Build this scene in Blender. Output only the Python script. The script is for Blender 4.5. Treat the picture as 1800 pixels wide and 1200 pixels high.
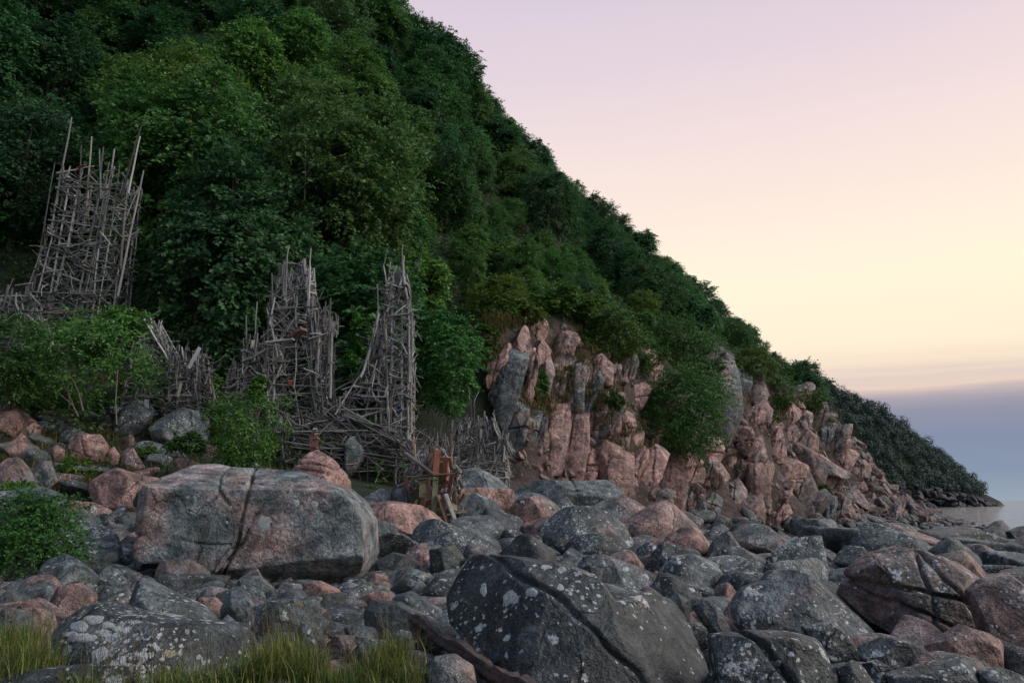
import bpy, bmesh, math, random
import numpy as np
from mathutils import Vector, Matrix

for o in list(bpy.data.objects):
    bpy.data.objects.remove(o)
SC = bpy.context.scene
C = SC.collection
R = math.radians

# ------------------------------------------------------------------ camera
F = 1413.0                      # focal length in pixels of the 1800 px wide photograph
EYE = 3.0                       # eye height above the sea
TP = 278.0 / F                  # tangent of the upward pitch
PITCH = math.atan(TP)
cam = bpy.data.cameras.new('camera'); cam.sensor_fit = 'HORIZONTAL'; cam.sensor_width = 36
cam.lens = 36 * F / 1800; cam.clip_start = 0.1; cam.clip_end = 40000
camo = bpy.data.objects.new('camera', cam); C.objects.link(camo)
camo.location = (0, 0, EYE); camo.rotation_euler = (math.pi / 2 + PITCH, 0, 0)
SC.camera = camo

# ------------------------------------------------------------------ sky, sun, exposure
SUN_AZ, SUN_EL = 100.0, 40.0      # degrees right of the view direction, above the horizon
def lin(c):
    return tuple(((x / 255) / 12.92 if x / 255 <= 0.04045 else ((x / 255 + 0.055) / 1.055) ** 2.4) for x in c)
SC.view_settings.view_transform = 'Standard'; SC.view_settings.look = 'None'
SC.view_settings.exposure = 0.0; SC.view_settings.gamma = 1.0
SC.view_settings.use_curve_mapping = False
W = bpy.data.worlds.new('World'); SC.world = W; W.use_nodes = True
nt = W.node_tree; nt.nodes.clear()
class NT:
    """small helper for building node trees"""
    def __init__(s, tree): s.t = tree
    def n(s, typ, **kw):
        nd = s.t.nodes.new(typ)
        for k, v in kw.items():
            if k.startswith('i_'):
                key = k[2:]
                key = int(key) if key.isdigit() else key.replace('_', ' ')
                s.put(nd.inputs[key], v)
            else: setattr(nd, k, v)
        return nd
    def put(s, sock, v):
        if isinstance(v, bpy.types.NodeSocket): s.t.links.new(v, sock)
        elif isinstance(v, bpy.types.Node): s.t.links.new(v.outputs[0], sock)
        else:
            if sock.type == 'RGBA' and len(v) == 3: v = (*v, 1)
            sock.default_value = v
    def math(s, op, a, b=0.0, c=None, clamp=False):
        nd = s.t.nodes.new('ShaderNodeMath'); nd.operation = op; nd.use_clamp = clamp
        s.put(nd.inputs[0], a); s.put(nd.inputs[1], b)
        if c is not None: s.put(nd.inputs[2], c)
        return nd.outputs[0]
    def vmath(s, op, a, b=None, scale=None):
        nd = s.t.nodes.new('ShaderNodeVectorMath'); nd.operation = op
        s.put(nd.inputs[0], a)
        if b is not None: s.put(nd.inputs[1], b)
        if scale is not None: s.put(nd.inputs['Scale'], scale)
        return nd.outputs['Value'] if op in ('DOT_PRODUCT', 'LENGTH') else nd.outputs[0]
    def mix(s, f, a, b, mode='MIX'):
        nd = s.t.nodes.new('ShaderNodeMix'); nd.data_type = 'RGBA'; nd.blend_type = mode; nd.clamp_factor = True
        s.put(nd.inputs[0], f); s.put(nd.inputs[6], a); s.put(nd.inputs[7], b)
        return nd.outputs[2]
    def ramp(s, f, stops, interp='LINEAR'):
        nd = s.t.nodes.new('ShaderNodeValToRGB'); cr = nd.color_ramp; cr.interpolation = interp
        while len(cr.elements) < len(stops): cr.elements.new(0.5)
        for e, (p, c) in zip(cr.elements, stops):
            e.position = p
            e.color = (c, c, c, 1) if isinstance(c, (int, float)) else (*c, 1)
        s.put(nd.inputs[0], f)
        return nd.outputs[0]
    def noise(s, vec, scale, detail=4, rough=0.55, dist=0.0, out=0):
        nd = s.n('ShaderNodeTexNoise'); s.put(nd.inputs['Vector'], vec)
        nd.inputs['Scale'].default_value = scale; nd.inputs['Detail'].default_value = detail
        nd.inputs['Roughness'].default_value = rough; nd.inputs['Distortion'].default_value = dist
        return nd.outputs[out]
    def voro(s, vec, scale, feature='F1', rnd=1.0):
        nd = s.n('ShaderNodeTexVoronoi', feature=feature); s.put(nd.inputs['Vector'], vec)
        nd.inputs['Scale'].default_value = scale; nd.inputs['Randomness'].default_value = rnd
        return nd

w = NT(nt)
tc = w.n('ShaderNodeTexCoord')
sep = w.n('ShaderNodeSeparateXYZ', i_0=tc.outputs['Generated'])
# the edge of the cloud bank is drawn by long flat noise
stretch = w.vmath('MULTIPLY', tc.outputs['Generated'], (2.2, 2.2, 60))
wob = w.math('MULTIPLY', w.math('SUBTRACT', w.noise(stretch, 1.6, 5, 0.6), 0.5), 0.035)
soft = w.vmath('MULTIPLY', tc.outputs['Generated'], (1.5, 1.5, 9))
wob2 = w.math('MULTIPLY', w.math('SUBTRACT', w.noise(soft, 1.2, 3, 0.5), 0.5), 0.05)
elev = w.math('ADD', w.math('ADD', sep.outputs['Z'], w.math('MULTIPLY', wob, w.ramp(sep.outputs['Z'], [(0.08, 0.0), (0.11, 0.45), (0.14, 1.0), (0.19, 0.8), (0.26, 0.0)]))), w.math('MULTIPLY', wob2, w.ramp(sep.outputs['Z'], [(0.15, 0.0), (0.3, 1.0)])))
stops = [(0.0, (146, 162, 180)), (0.03, (130, 146, 172)), (0.07, (128, 139, 168)), (0.100, (144, 146, 168)),
         (0.114, (172, 164, 176)), (0.126, (230, 206, 194)), (0.134, (220, 203, 197)), (0.148, (240, 219, 202)),
         (0.175, (251, 236, 212)), (0.25, (254, 243, 220)), (0.33, (249, 233, 222)), (0.41, (241, 223, 223)),
         (0.50, (225, 210, 222)), (0.60, (207, 197, 217)), (0.76, (158, 172, 200)), (1.0, (120, 150, 188))]
grad = w.ramp(elev, [(p, lin(c)) for p, c in stops])
sunh = (math.sin(R(70)), math.cos(R(70)), 0)      # the afterglow is to the right
az = w.vmath('DOT_PRODUCT', w.vmath('NORMALIZE', w.vmath('MULTIPLY', tc.outputs['Generated'], (1, 1, 0))), sunh)
azr = w.ramp(w.math('MULTIPLY_ADD', az, 0.5, 0.5), [(0.0, (0.30, 0.42, 0.54)), (0.30, (0.52, 0.62, 0.74)), (0.47, (1.0, 0.99, 1.0)), (0.7, (1.04, 1.03, 1.0)), (1.0, (1.06, 1.03, 0.98))])
grad = w.mix(1.0, grad, azr, 'MULTIPLY')
sky = w.n('ShaderNodeTexSky', sky_type='NISHITA', sun_disc=False)
sky.sun_elevation = R(SUN_EL); sky.sun_rotation = R(SUN_AZ)
both = w.vmath('ADD', w.vmath('SCALE', grad, scale=10.0), w.vmath('SCALE', sky.outputs[0], scale=0.03))
bg = w.n('ShaderNodeBackground', i_Color=both, i_Strength=0.1)
out = w.n('ShaderNodeOutputWorld', i_Surface=bg)

sl = bpy.data.lights.new('sun', 'SUN'); sl.energy = 2.1; sl.angle = R(34); sl.color = (1.0, 0.93, 0.88)
so = bpy.data.objects.new('sun', sl); C.objects.link(so)
sd = Vector((math.sin(R(SUN_AZ)) * math.cos(R(SUN_EL)), math.cos(R(SUN_AZ)) * math.cos(R(SUN_EL)), math.sin(R(SUN_EL))))
so.rotation_euler = sd.to_track_quat('Z', 'Y').to_euler(); so.location = (60, 20, 60)
SC.cycles.use_denoising = True
SC.cycles.use_adaptive_sampling = True; SC.cycles.adaptive_threshold = 0.03
SC.cycles.max_bounces = 4; SC.cycles.diffuse_bounces = 2; SC.cycles.glossy_bounces = 2
SC.cycles.transmission_bounces = 3; SC.cycles.transparent_max_bounces = 4

# ------------------------------------------------------------------ pixel <-> world helpers
CP, SP = math.cos(PITCH), math.sin(PITCH)
def ray(px, py):
    px = np.asarray(px, float); py = np.asarray(py, float)
    u = (px - 900) / F; v = (600 - py) / F
    return u, CP - v * SP, SP + v * CP
def at(px, py, Y):
    """point seen at photo pixel (px, py) that stands Y metres in front of the camera"""
    x, y, z = ray(px, py); k = Y / y
    return np.stack([x * k, y * k, EYE + z * k], -1)
def proj(P):
    P = np.asarray(P, float); x = P[..., 0]; y = P[..., 1]; z = P[..., 2] - EYE
    f = np.maximum(y * CP + z * SP, 1e-3); u = -y * SP + z * CP
    return 900 + F * x / f, 600 - F * u / f

# ------------------------------------------------------------------ numpy noise
def _hash(ix, iy, iz, seed):
    h = (ix * 374761393 + iy * 668265263 + iz * 2147483647 + seed * 974634777) & 0xFFFFFFFF
    h = ((h ^ (h >> 13)) * 1274126177) & 0xFFFFFFFF
    h = ((h ^ (h >> 16)) * 2246822519) & 0xFFFFFFFF
    return ((h ^ (h >> 15)) & 0xFFFFFF) / float(0xFFFFFF)
def vnoise(P, seed=0):
    P = np.asarray(P, float); i = np.floor(P).astype(np.int64); f = P - i
    f = f * f * f * (f * (f * 6 - 15) + 10)
    r = 0
    for dx in (0, 1):
        wx = f[..., 0] if dx else 1 - f[..., 0]
        for dy in (0, 1):
            wy = f[..., 1] if dy else 1 - f[..., 1]
            for dz in (0, 1):
                wz = f[..., 2] if dz else 1 - f[..., 2]
                r = r + wx * wy * wz * _hash(i[..., 0] + dx, i[..., 1] + dy, i[..., 2] + dz, seed)
    return r * 2 - 1
def fbm(P, seed=0, oct=4, gain=0.5):
    P = np.asarray(P, float); a = 1.0; r = 0; t = 0
    for k in range(oct):
        r = r + a * vnoise(P * (2.03 ** k) + 17.3 * k, seed + k); t += a; a *= gain
    return r / t

# ------------------------------------------------------------------ mesh helpers
def mk_mesh(name, V, Fc, smooth=True, mats=None, fmat=None):
    """mesh from numpy vertices and a list of index arrays (tris and/or quads)"""
    if not isinstance(Fc, (list, tuple)): Fc = [Fc]
    Fc = [np.asarray(f, np.int32) for f in Fc if len(f)]
    me = bpy.data.meshes.new(name); V = np.asarray(V, np.float32)
    me.vertices.add(len(V)); me.vertices.foreach_set('co', V.ravel())
    loops = np.concatenate([f.ravel() for f in Fc]); tot = np.concatenate([np.full(len(f), f.shape[1], np.int32) for f in Fc])
    start = np.concatenate([[0], np.cumsum(tot)[:-1]]).astype(np.int32)
    me.loops.add(len(loops)); me.loops.foreach_set('vertex_index', loops)
    me.polygons.add(len(tot)); me.polygons.foreach_set('loop_start', start); me.polygons.foreach_set('loop_total', tot)
    me.polygons.foreach_set('use_smooth', np.full(len(tot), smooth, bool))
    for m in (mats or []): me.materials.append(m)
    if fmat is not None: me.polygons.foreach_set('material_index', np.asarray(fmat, np.int32))
    me.update(calc_edges=True); me.validate()
    return me
def link(name, data, parent=None, loc=(0, 0, 0), rot=(0, 0, 0), scale=(1, 1, 1)):
    o = bpy.data.objects.new(name, data); C.objects.link(o)
    o.location = loc; o.rotation_euler = rot; o.scale = scale
    if parent is not None: o.parent = parent
    return o
def tag(o, label=None, cat=None, group=None, kind=None):
    if label: o['label'] = label
    if cat: o['category'] = cat
    if group: o['group'] = group
    if kind: o['kind'] = kind
    return o
_ico = {}
def ico(n):
    if n not in _ico:
        bm = bmesh.new(); bmesh.ops.create_icosphere(bm, subdivisions=n, radius=1)
        V = np.array([v.co[:] for v in bm.verts]); Fc = np.array([[v.index for v in f.verts] for f in bm.faces]); bm.free()
        _ico[n] = (V / np.linalg.norm(V, axis=1)[:, None], Fc)
    return _ico[n]
ORD = ['first', 'second', 'third', 'fourth', 'fifth', 'sixth', 'seventh', 'eighth', 'ninth', 'tenth', 'eleventh', 'twelfth',
       'thirteenth', 'fourteenth', 'fifteenth', 'sixteenth', 'seventeenth', 'eighteenth', 'nineteenth', 'twentieth']
def nth(i, n):
    """i-th of n counted from the left, in words"""
    if n == 1: return 'the only one'
    if i == 0: return 'leftmost'
    if i == n - 1: return 'rightmost'
    if i < 20: return ORD[i] + ' from the left'
    return ORD[min(n - 1 - i, 19)] + ' from the right'

# ------------------------------------------------------------------ materials
def new_mat(name):
    m = bpy.data.materials.new(name); m.use_nodes = True; m.node_tree.nodes.clear()
    return m, NT(m.node_tree)
def finish(k, bsdf):
    k.n('ShaderNodeOutputMaterial', i_Surface=bsdf)

def rock_material(name):
    """granite. Object colour: R = pink share, G = lichen amount, B = tone (0 dark .. 1 pale)"""
    m, k = new_mat(name)
    oi = k.n('ShaderNodeObjectInfo'); tc = k.n('ShaderNodeTexCoord')
    off = k.vmath('SCALE', k.n('ShaderNodeCombineXYZ', i_0=oi.outputs['Random'], i_1=k.math('MULTIPLY', oi.outputs['Random'], 7.13), i_2=0.3).outputs[0], scale=40.0)
    P = k.vmath('ADD', tc.outputs['Object'], off)
    sc = k.n('ShaderNodeSeparateColor', i_0=oi.outputs['Color'])
    pink, lich, tone = sc.outputs[0], sc.outputs[1], sc.outputs[2]
    def three(vec, scale, detail, rough=0.6):
        nd = k.n('ShaderNodeTexNoise'); k.put(nd.inputs['Vector'], vec); nd.inputs['Scale'].default_value = scale
        nd.inputs['Detail'].default_value = detail; nd.inputs['Roughness'].default_value = rough
        q = k.n('ShaderNodeSeparateColor', i_0=nd.outputs['Color'])
        return nd.outputs['Color'], q.outputs[0], q.outputs[1], q.outputs[2]
    bigc, big, moss_n, patch = three(P, 0.8, 4, 0.62)
    warp = k.vmath('ADD', P, k.vmath('SCALE', bigc, scale=0.7))
    midc, mid, rust_n, crust_n = three(warp, 2.6, 5, 0.66)
    grc, grain, lc_n, pat2 = three(P, 15, 3, 0.7)
    fine = k.noise(P, 60, 1, 0.7)
    grey = k.ramp(mid, [(0.32, (0.014, 0.022, 0.024)), (0.46, (0.054, 0.070, 0.072)), (0.60, (0.132, 0.156, 0.160)), (0.76, (0.27, 0.30, 0.305))])
    pk = k.ramp(mid, [(0.30, (0.040, 0.030, 0.028)), (0.43, (0.168, 0.098, 0.082)), (0.60, (0.345, 0.212, 0.180)), (0.78, (0.50, 0.38, 0.34))])
    pmask = k.math('ADD', k.math('MULTIPLY', k.math('SUBTRACT', big, 0.5), 3.4), k.math('MULTIPLY_ADD', pink, 2.0, -0.62), clamp=True)
    col = k.mix(pmask, grey, pk)
    rust = k.ramp(rust_n, [(0.58, 0.0), (0.72, 0.5)])
    col = k.mix(k.math('MULTIPLY', rust, k.math('MULTIPLY_ADD', pink, 0.7, 0.2)), col, (0.20, 0.11, 0.065))
    crust = k.ramp(crust_n, [(0.50, 0.0), (0.62, 0.85)])
    col = k.mix(k.math('MULTIPLY', crust, k.math('MULTIPLY_ADD', tone, -0.65, 1.0)), col, (0.030, 0.038, 0.036))
    moss = k.ramp(moss_n, [(0.50, 0.0), (0.66, 0.65)])
    col = k.mix(k.math('MULTIPLY', moss, k.math('MULTIPLY_ADD', pink, -0.55, 0.6)), col, (0.058, 0.070, 0.040))
    col = k.mix(1.0, col, k.ramp(fine, [(0.30, 0.62), (0.5, 1.0), (0.72, 1.35)]), 'MULTIPLY')
    col = k.mix(1.0, col, k.ramp(grain, [(0.30, 0.50), (0.5, 1.0), (0.70, 1.5)]), 'MULTIPLY')
    col = k.mix(1.0, col, k.ramp(tone, [(0.0, 0.30), (0.2, 0.48), (0.5, 1.08), (1.0, 1.75)]), 'MULTIPLY')
    ve = k.voro(k.vmath('ADD', k.vmath('MULTIPLY', warp, (1.0, 1.0, 0.75)), k.vmath('SCALE', midc, scale=0.30)), 0.95, 'DISTANCE_TO_EDGE')
    cm = k.math('MULTIPLY', k.ramp(ve.outputs['Distance'], [(0.0, 1.0), (0.016, 0.0)]), k.ramp(patch, [(0.46, 0.0), (0.56, 1.0)]))
    col = k.mix(k.math('MULTIPLY', cm, 0.8), col, (0.02, 0.018, 0.017))
    geo = k.n('ShaderNodeNewGeometry'); nz = k.n('ShaderNodeSeparateXYZ', i_0=geo.outputs['Normal']).outputs[2]
    jit = k.vmath('ADD', P, k.vmath('SCALE', grc, scale=0.085))
    bias = k.math('ADD', k.math('MULTIPLY', nz, 0.10), k.math('ADD', k.math('MULTIPLY_ADD', lich, 0.95, -0.62), k.math('MULTIPLY', k.math('SUBTRACT', patch, 0.5), 2.6)))
    bias = k.math('ADD', bias, k.math('MULTIPLY', k.math('SUBTRACT', mid, 0.5), 0.5))
    edge = k.noise(P, 9, 5, 0.75)
    lam = k.math('GREATER_THAN', k.math('ADD', k.math('MULTIPLY', bias, 0.30), edge), 0.655); ya = None
    for scale, lo, rad in ((2.1, 0.90, 0.30), (6.2, 0.78, 0.36), (17.0, 0.66, 0.42)):
        v = k.voro(k.vmath('ADD', jit, (scale, 2 * scale, 0)), scale, 'F1')
        q = k.n('ShaderNodeSeparateColor', i_0=v.outputs['Color']); rnd = q.outputs[0]
        pres = k.math('GREATER_THAN', k.math('ADD', rnd, bias), lo)
        disc = k.math('LESS_THAN', k.math('ADD', v.outputs['Distance'], k.math('MULTIPLY', k.math('SUBTRACT', edge, 0.5), 0.55)), k.math('MULTIPLY_ADD', q.outputs[2], rad * 0.95, rad * 0.25))
        a = k.math('MULTIPLY', pres, disc)
        lam = k.math('MAXIMUM', lam, a)
        if scale == 6.2: ya = k.math('MULTIPLY', k.math('GREATER_THAN', k.math('MULTIPLY_ADD', lich, 0.02, q.outputs[1]), 0.99), disc)
    lcol = k.ramp(lc_n, [(0.3, (0.20, 0.225, 0.225)), (0.5, (0.38, 0.415, 0.42)), (0.7, (0.56, 0.59, 0.59))])
    col = k.mix(k.math('MULTIPLY', lam, 0.88), col, lcol)
    col = k.mix(k.math('MULTIPLY', ya, 0.7), col, (0.22, 0.15, 0.03))
    h = k.math('ADD', mid, k.math('MULTIPLY', grain, 0.30)); h = k.math('SUBTRACT', h, k.math('MULTIPLY', cm, 0.4))
    bmp = k.n('ShaderNodeBump', i_Strength=1.0, i_Distance=0.11, i_Height=h)
    b = k.n('ShaderNodeBsdfPrincipled', i_Base_Color=col, i_Roughness=0.60, i_Normal=bmp.outputs[0])
    b.inputs['Specular IOR Level'].default_value = 0.5
    finish(k, b.outputs[0]); return m

def leaf_material(name, dark, light, tint=True, transl=0.35):
    m, k = new_mat(name)
    geo = k.n('ShaderNodeNewGeometry'); oi = k.n('ShaderNodeObjectInfo')
    c = k.mix(geo.outputs['Random Per Island'], dark, light)
    if tint: c = k.mix(1.0, c, oi.outputs['Color'], 'MULTIPLY')
    d = k.n('ShaderNodeBsdfPrincipled', i_Base_Color=c, i_Roughness=0.55); d.inputs['Specular IOR Level'].default_value = 0.25
    t = k.n('ShaderNodeBsdfTranslucent', i_Color=c)
    finish(k, k.n('ShaderNodeMixShader', i_0=transl, i_1=d.outputs[0], i_2=t.outputs[0]).outputs[0]); return m

def bark_material(name, a, b, scale=12):
    m, k = new_mat(name); tc = k.n('ShaderNodeTexCoord'); oi = k.n('ShaderNodeObjectInfo')
    P = k.vmath('ADD', k.vmath('MULTIPLY', tc.outputs['Object'], (1, 1, 0.2)), k.vmath('SCALE', (1, 2, 3), scale=k.math('MULTIPLY', oi.outputs['Random'], 30)))
    n = k.noise(P, scale, 5, 0.7)
    bmp = k.n('ShaderNodeBump', i_Strength=0.7, i_Distance=0.03, i_Height=n)
    finish(k, k.n('ShaderNodeBsdfPrincipled', i_Base_Color=k.mix(n, a, b), i_Roughness=0.9, i_Normal=bmp.outputs[0]).outputs[0]); return m

def wood_material(name):
    """weathered driftwood; the object colour multiplies it"""
    m, k = new_mat(name); tc = k.n('ShaderNodeTexCoord'); oi = k.n('ShaderNodeObjectInfo'); geo = k.n('ShaderNodeNewGeometry')
    rr = k.math('ADD', oi.outputs['Random'], geo.outputs['Random Per Island'])
    P = k.vmath('ADD', k.vmath('MULTIPLY', tc.outputs['Object'], (1.3, 1.3, 3.0)), k.vmath('SCALE', (5, 9, 13), scale=rr))
    g = k.noise(k.vmath('MULTIPLY', P, (5, 5, 1.2)), 3.0, 5, 0.7)
    pch = k.noise(P, 1.1, 3)
    base = k.ramp(k.math('FRACT', k.math('MULTIPLY', rr, 3.77)), [(0.0, (0.15, 0.155, 0.155)), (0.25, (0.36, 0.375, 0.38)), (0.45, (0.20, 0.19, 0.165)), (0.6, (0.48, 0.485, 0.46)), (0.8, (0.27, 0.285, 0.29)), (1.0, (0.40, 0.37, 0.31))])
    c = k.mix(1.0, base, k.ramp(g, [(0.3, 0.45), (0.55, 1.0), (0.75, 1.3)]), 'MULTIPLY')
    c = k.mix(k.ramp(pch, [(0.5, 0.0), (0.66, 0.55)]), c, (0.075, 0.078, 0.06))
    c = k.mix(1.0, c, oi.outputs['Color'], 'MULTIPLY')
    bmp = k.n('ShaderNodeBump', i_Strength=0.5, i_Distance=0.02, i_Height=g)
    finish(k, k.n('ShaderNodeBsdfPrincipled', i_Base_Color=c, i_Roughness=0.85, i_Normal=bmp.outputs[0]).outputs[0]); return m

def ground_material(name, cols, scale=1.2):
    m, k = new_mat(name); tc = k.n('ShaderNodeTexCoord'); P = tc.outputs['Object']
    n = k.noise(P, scale, 8, 0.7); f = k.noise(P, 9, 5, 0.7)
    c = k.ramp(n, [(0.3, cols[0]), (0.5, cols[1]), (0.7, cols[2])])
    c = k.mix(1.0, c, k.ramp(f, [(0.3, 0.5), (0.7, 1.4)]), 'MULTIPLY')
    bmp = k.n('ShaderNodeBump', i_Strength=0.9, i_Distance=0.15, i_Height=f)
    finish(k, k.n('ShaderNodeBsdfPrincipled', i_Base_Color=c, i_Roughness=0.95, i_Normal=bmp.outputs[0]).outputs[0]); return m

M_ROCK = rock_material('granite')
M_WOOD = wood_material('driftwood')
M_LEAF = leaf_material('tree_leaves', (0.026, 0.076, 0.034), (0.155, 0.290, 0.090))
M_BUSH = leaf_material('bush_leaves', (0.028, 0.082, 0.028), (0.160, 0.290, 0.080))
M_GRASS = leaf_material('grass_blades', (0.05, 0.13, 0.03), (0.27, 0.29, 0.08), tint=False, transl=0.3)
M_STRAW = leaf_material('dry_grass', (0.06, 0.055, 0.018), (0.22, 0.145, 0.055), tint=False, transl=0.2)
M_HERB = leaf_material('low_herbs', (0.025, 0.05, 0.012), (0.085, 0.12, 0.03), tint=False, transl=0.2)
M_BARK = bark_material('bark', (0.035, 0.03, 0.025), (0.13, 0.12, 0.10))
M_PALE = bark_material('pale_bark', (0.09, 0.08, 0.07), (0.26, 0.24, 0.21))
M_EARTH = ground_material('hill_soil', [(0.010, 0.017, 0.009), (0.022, 0.034, 0.015), (0.045, 0.05, 0.024)])
M_CLEFT = ground_material('cleft_soil_shade', [(0.022, 0.019, 0.015), (0.075, 0.055, 0.045), (0.15, 0.105, 0.09)], 2.2)  # soil and turf, coloured dark to paint the shade of deep crevices between blocks
M_BEACH = ground_material('beach_gravel', [(0.018, 0.017, 0.016), (0.05, 0.046, 0.042), (0.10, 0.085, 0.075)], 3)

# ------------------------------------------------------------------ terrain as one height field
ctrl = [  # px, py, distance of points on the bare ground
    (-300, 1250, 8), (0, 1235, 8.4), (450, 1235, 8.4), (900, 1265, 8.4), (1350, 1270, 8.4), (1800, 1275, 8.4), (2300, 1285, 8.4),
    (-250, 1090, 13), (0, 1085, 13), (450, 1055, 16), (900, 1075, 15), (1350, 1090, 14), (1800, 1105, 14), (2300, 1125, 14),
    (-250, 950, 20), (0, 970, 20), (300, 985, 20.5), (700, 962, 23), (1000, 970, 23), (1300, 972, 25), (1600, 992, 23), (1900, 1000, 23), (2300, 1010, 23),
    (-250, 780, 27), (0, 830, 26), (100, 800, 28), (230, 800, 30), (420, 830, 29), (600, 850, 30), (730, 880, 28.5), (850, 900, 30), (960, 905, 34),
    (-250, 620, 33), (0, 705, 33), (150, 720, 34), (300, 735, 34), (500, 785, 35), (650, 790, 36), (760, 815, 37), (880, 838, 41),
    (-250, 560, 40), (0, 610, 40), (200, 630, 40), (400, 680, 40), (600, 700, 41), (760, 720, 42),
    # hill above the towers
    (-500, 420, 48), (-250, 400, 50), (0, 440, 50), (250, 470, 49), (500, 520, 49), (700, 560, 49), (800, 580, 49),
    (-500, 150, 62), (-250, 160, 64), (0, 200, 64), (250, 240, 63), (500, 300, 63), (700, 400, 62), (850, 480, 60),
    (-250, -150, 82), (0, -120, 82), (250, -60, 82), (500, 60, 80), (700, 220, 78), (850, 350, 78),
    (-250, -330, 100), (0, -310, 100), (250, -240, 100), (500, -60, 95),
    (640, 60, 90), (700, 115, 92), (800, 200, 97), (900, 305, 104), (1000, 395, 112), (1100, 470, 120), (1200, 545, 130), (1300, 625, 140), (1380, 690, 148),
    # cliff foot and cliff top
    (880, 850, 41.5), (960, 848, 43), (1050, 872, 47), (1150, 892, 53), (1300, 900, 62), (1400, 908, 70), (1500, 908, 82), (1600, 906, 96),
    (870, 585, 45), (940, 580, 47.5), (1020, 590, 50.5), (1110, 645, 53), (1200, 670, 58), (1280, 650, 64), (1340, 672, 71), (1400, 695, 79), (1450, 715, 87), (1500, 770, 92), (1550, 842, 96),
    (920, 720, 43.2), (1050, 740, 47.5), (1150, 790, 54), (1250, 790, 59), (1350, 800, 67), (1430, 815, 76),
    (900, 520, 55), (1000, 510, 60), (1100, 560, 66), (1200, 600, 75), (1300, 630, 86),
    (1000, 450, 80), (1100, 520, 90), (1200, 580, 105),
    # shore on the right
    (1300, 935, 42), (1500, 945, 44), (1700, 950, 50), (1900, 955, 50), (2200, 960, 50),
    (1500, 928, 66), (1650, 934, 70), (1800, 942, 70), (2000, 945, 70), (1620, 918, 90), (1700, 925, 88), (1760, 930, 84),
]
pts = np.array([at(a, b, d) for a, b, d in ctrl])
extra = np.array([(-20, 140, 75), (20, 150, 55), (-70, 130, 90), (45, 165, 20), (60, 130, 3), (30, 135, 36), (70, 140, -2), (75, 150, -2), (64, 118, -1.5), (75, 100, -2), (90, 110, -4),
                  (110, 130, -6), (100, 90, -4), (85, 75, -2.5), (110, 60, -4), (75, 50, -1.0), (100, 40, -3), (60, 25, -0.5), (90, 20, -3), (95, 180, -6), (75, 190, -2), (40, 200, 25), (0, 200, 60), (-80, 200, 95),
                  (0, 2, 1.2), (-15, 2, 1.5), (15, 2, 0.8), (40, 5, -0.3), (-40, 15, 6), (-60, 40, 30), (-75, 70, 60)])
pts = np.vstack([pts, extra])
def phi(r): return np.sqrt(r * r + 0.6)
_A = phi(np.linalg.norm(pts[:, None, :2] - pts[None, :, :2], axis=2)) - 0.02 * np.eye(len(pts))
_z0 = pts[:, 2].mean(); _wt = np.linalg.solve(_A, pts[:, 2] - _z0)
GX0, GX1, GY0, GY1, GS = -80.0, 110.0, 1.0, 200.0, 0.7
gx = np.arange(GX0, GX1, GS); gy = np.arange(GY0, GY1, GS)
XX, YY = np.meshgrid(gx, gy)
Q = np.stack([XX.ravel(), YY.ravel()], 1); ZZ = np.empty(len(Q))
for s in range(0, len(Q), 8000):
    q = Q[s:s + 8000]
    ZZ[s:s + 8000] = phi(np.linalg.norm(q[:, None] - pts[None, :, :2], axis=2)) @ _wt + _z0
NZ = fbm(np.stack([Q[:, 0], Q[:, 1], 0 * Q[:, 0]], 1) / 3.0, 5, 4)
ZZ = ZZ + NZ * np.clip(0.12 + (ZZ - 2) * 0.05, 0.1, 0.6)
ZZ = ZZ.reshape(XX.shape)
def H(x, y):
    x = np.asarray(x, float); y = np.asarray(y, float)
    fx = np.clip((x - GX0) / GS, 0, len(gx) - 1.001); fy = np.clip((y - GY0) / GS, 0, len(gy) - 1.001)
    i = fx.astype(int); j = fy.astype(int); u = fx - i; v = fy - j
    return ZZ[j, i] * (1 - u) * (1 - v) + ZZ[j, i + 1] * u * (1 - v) + ZZ[j + 1, i] * (1 - u) * v + ZZ[j + 1, i + 1] * u * v
_YS = np.arange(3.0, 190.0, 0.15)
def hit(px, py):
    """first point of the terrain seen through a photo pixel (None where the ray goes to the sky)"""
    x, y, z = ray(px, py); k = _YS / y
    d = EYE + z * k - H(x * k, _YS)
    i = np.argmax(d < 0)
    if d[i] >= 0: return None
    return np.array([x * k[i], _YS[i], EYE + z * k[i]])
def hnormal(x, y, e=1.2):
    n = np.array([H(x - e, y) - H(x + e, y), H(x, y - e) - H(x, y + e), 2 * e]); return n / np.linalg.norm(n)
def inpoly(poly, x, y):
    if np.ndim(x) == 0:
        r = False; x = float(x); y = float(y); x2, y2 = poly[-1]
        for x1, y1 in poly:
            if (y1 > y) != (y2 > y) and x < (x2 - x1) * (y - y1) / (y2 - y1) + x1: r = not r
            x2, y2 = x1, y1
        return r
    poly = np.asarray(poly, float); x = np.asarray(x, float); y = np.asarray(y, float); r = np.zeros(x.shape, bool)
    for i in range(len(poly)):
        x1, y1 = poly[i]; x2, y2 = poly[i - 1]
        c = ((y1 > y) != (y2 > y)) & (x < (x2 - x1) * (y - y1) / ((y2 - y1) if y2 != y1 else 1e-9) + x1); r ^= c
    return r
CLIFF = [(848, 640), (862, 585), (900, 570), (945, 572), (1000, 568), (1040, 605), (1110, 640), (1180, 650), (1240, 630), (1280, 612), (1310, 650), (1350, 664), (1400, 685), (1452, 700),
         (1500, 752), (1535, 800), (1566, 842), (1612, 902), (1560, 914), (1450, 914), (1350, 910), (1250, 906), (1150, 898), (1080, 876), (1000, 852), (900, 846), (884, 790), (872, 700)]
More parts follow.
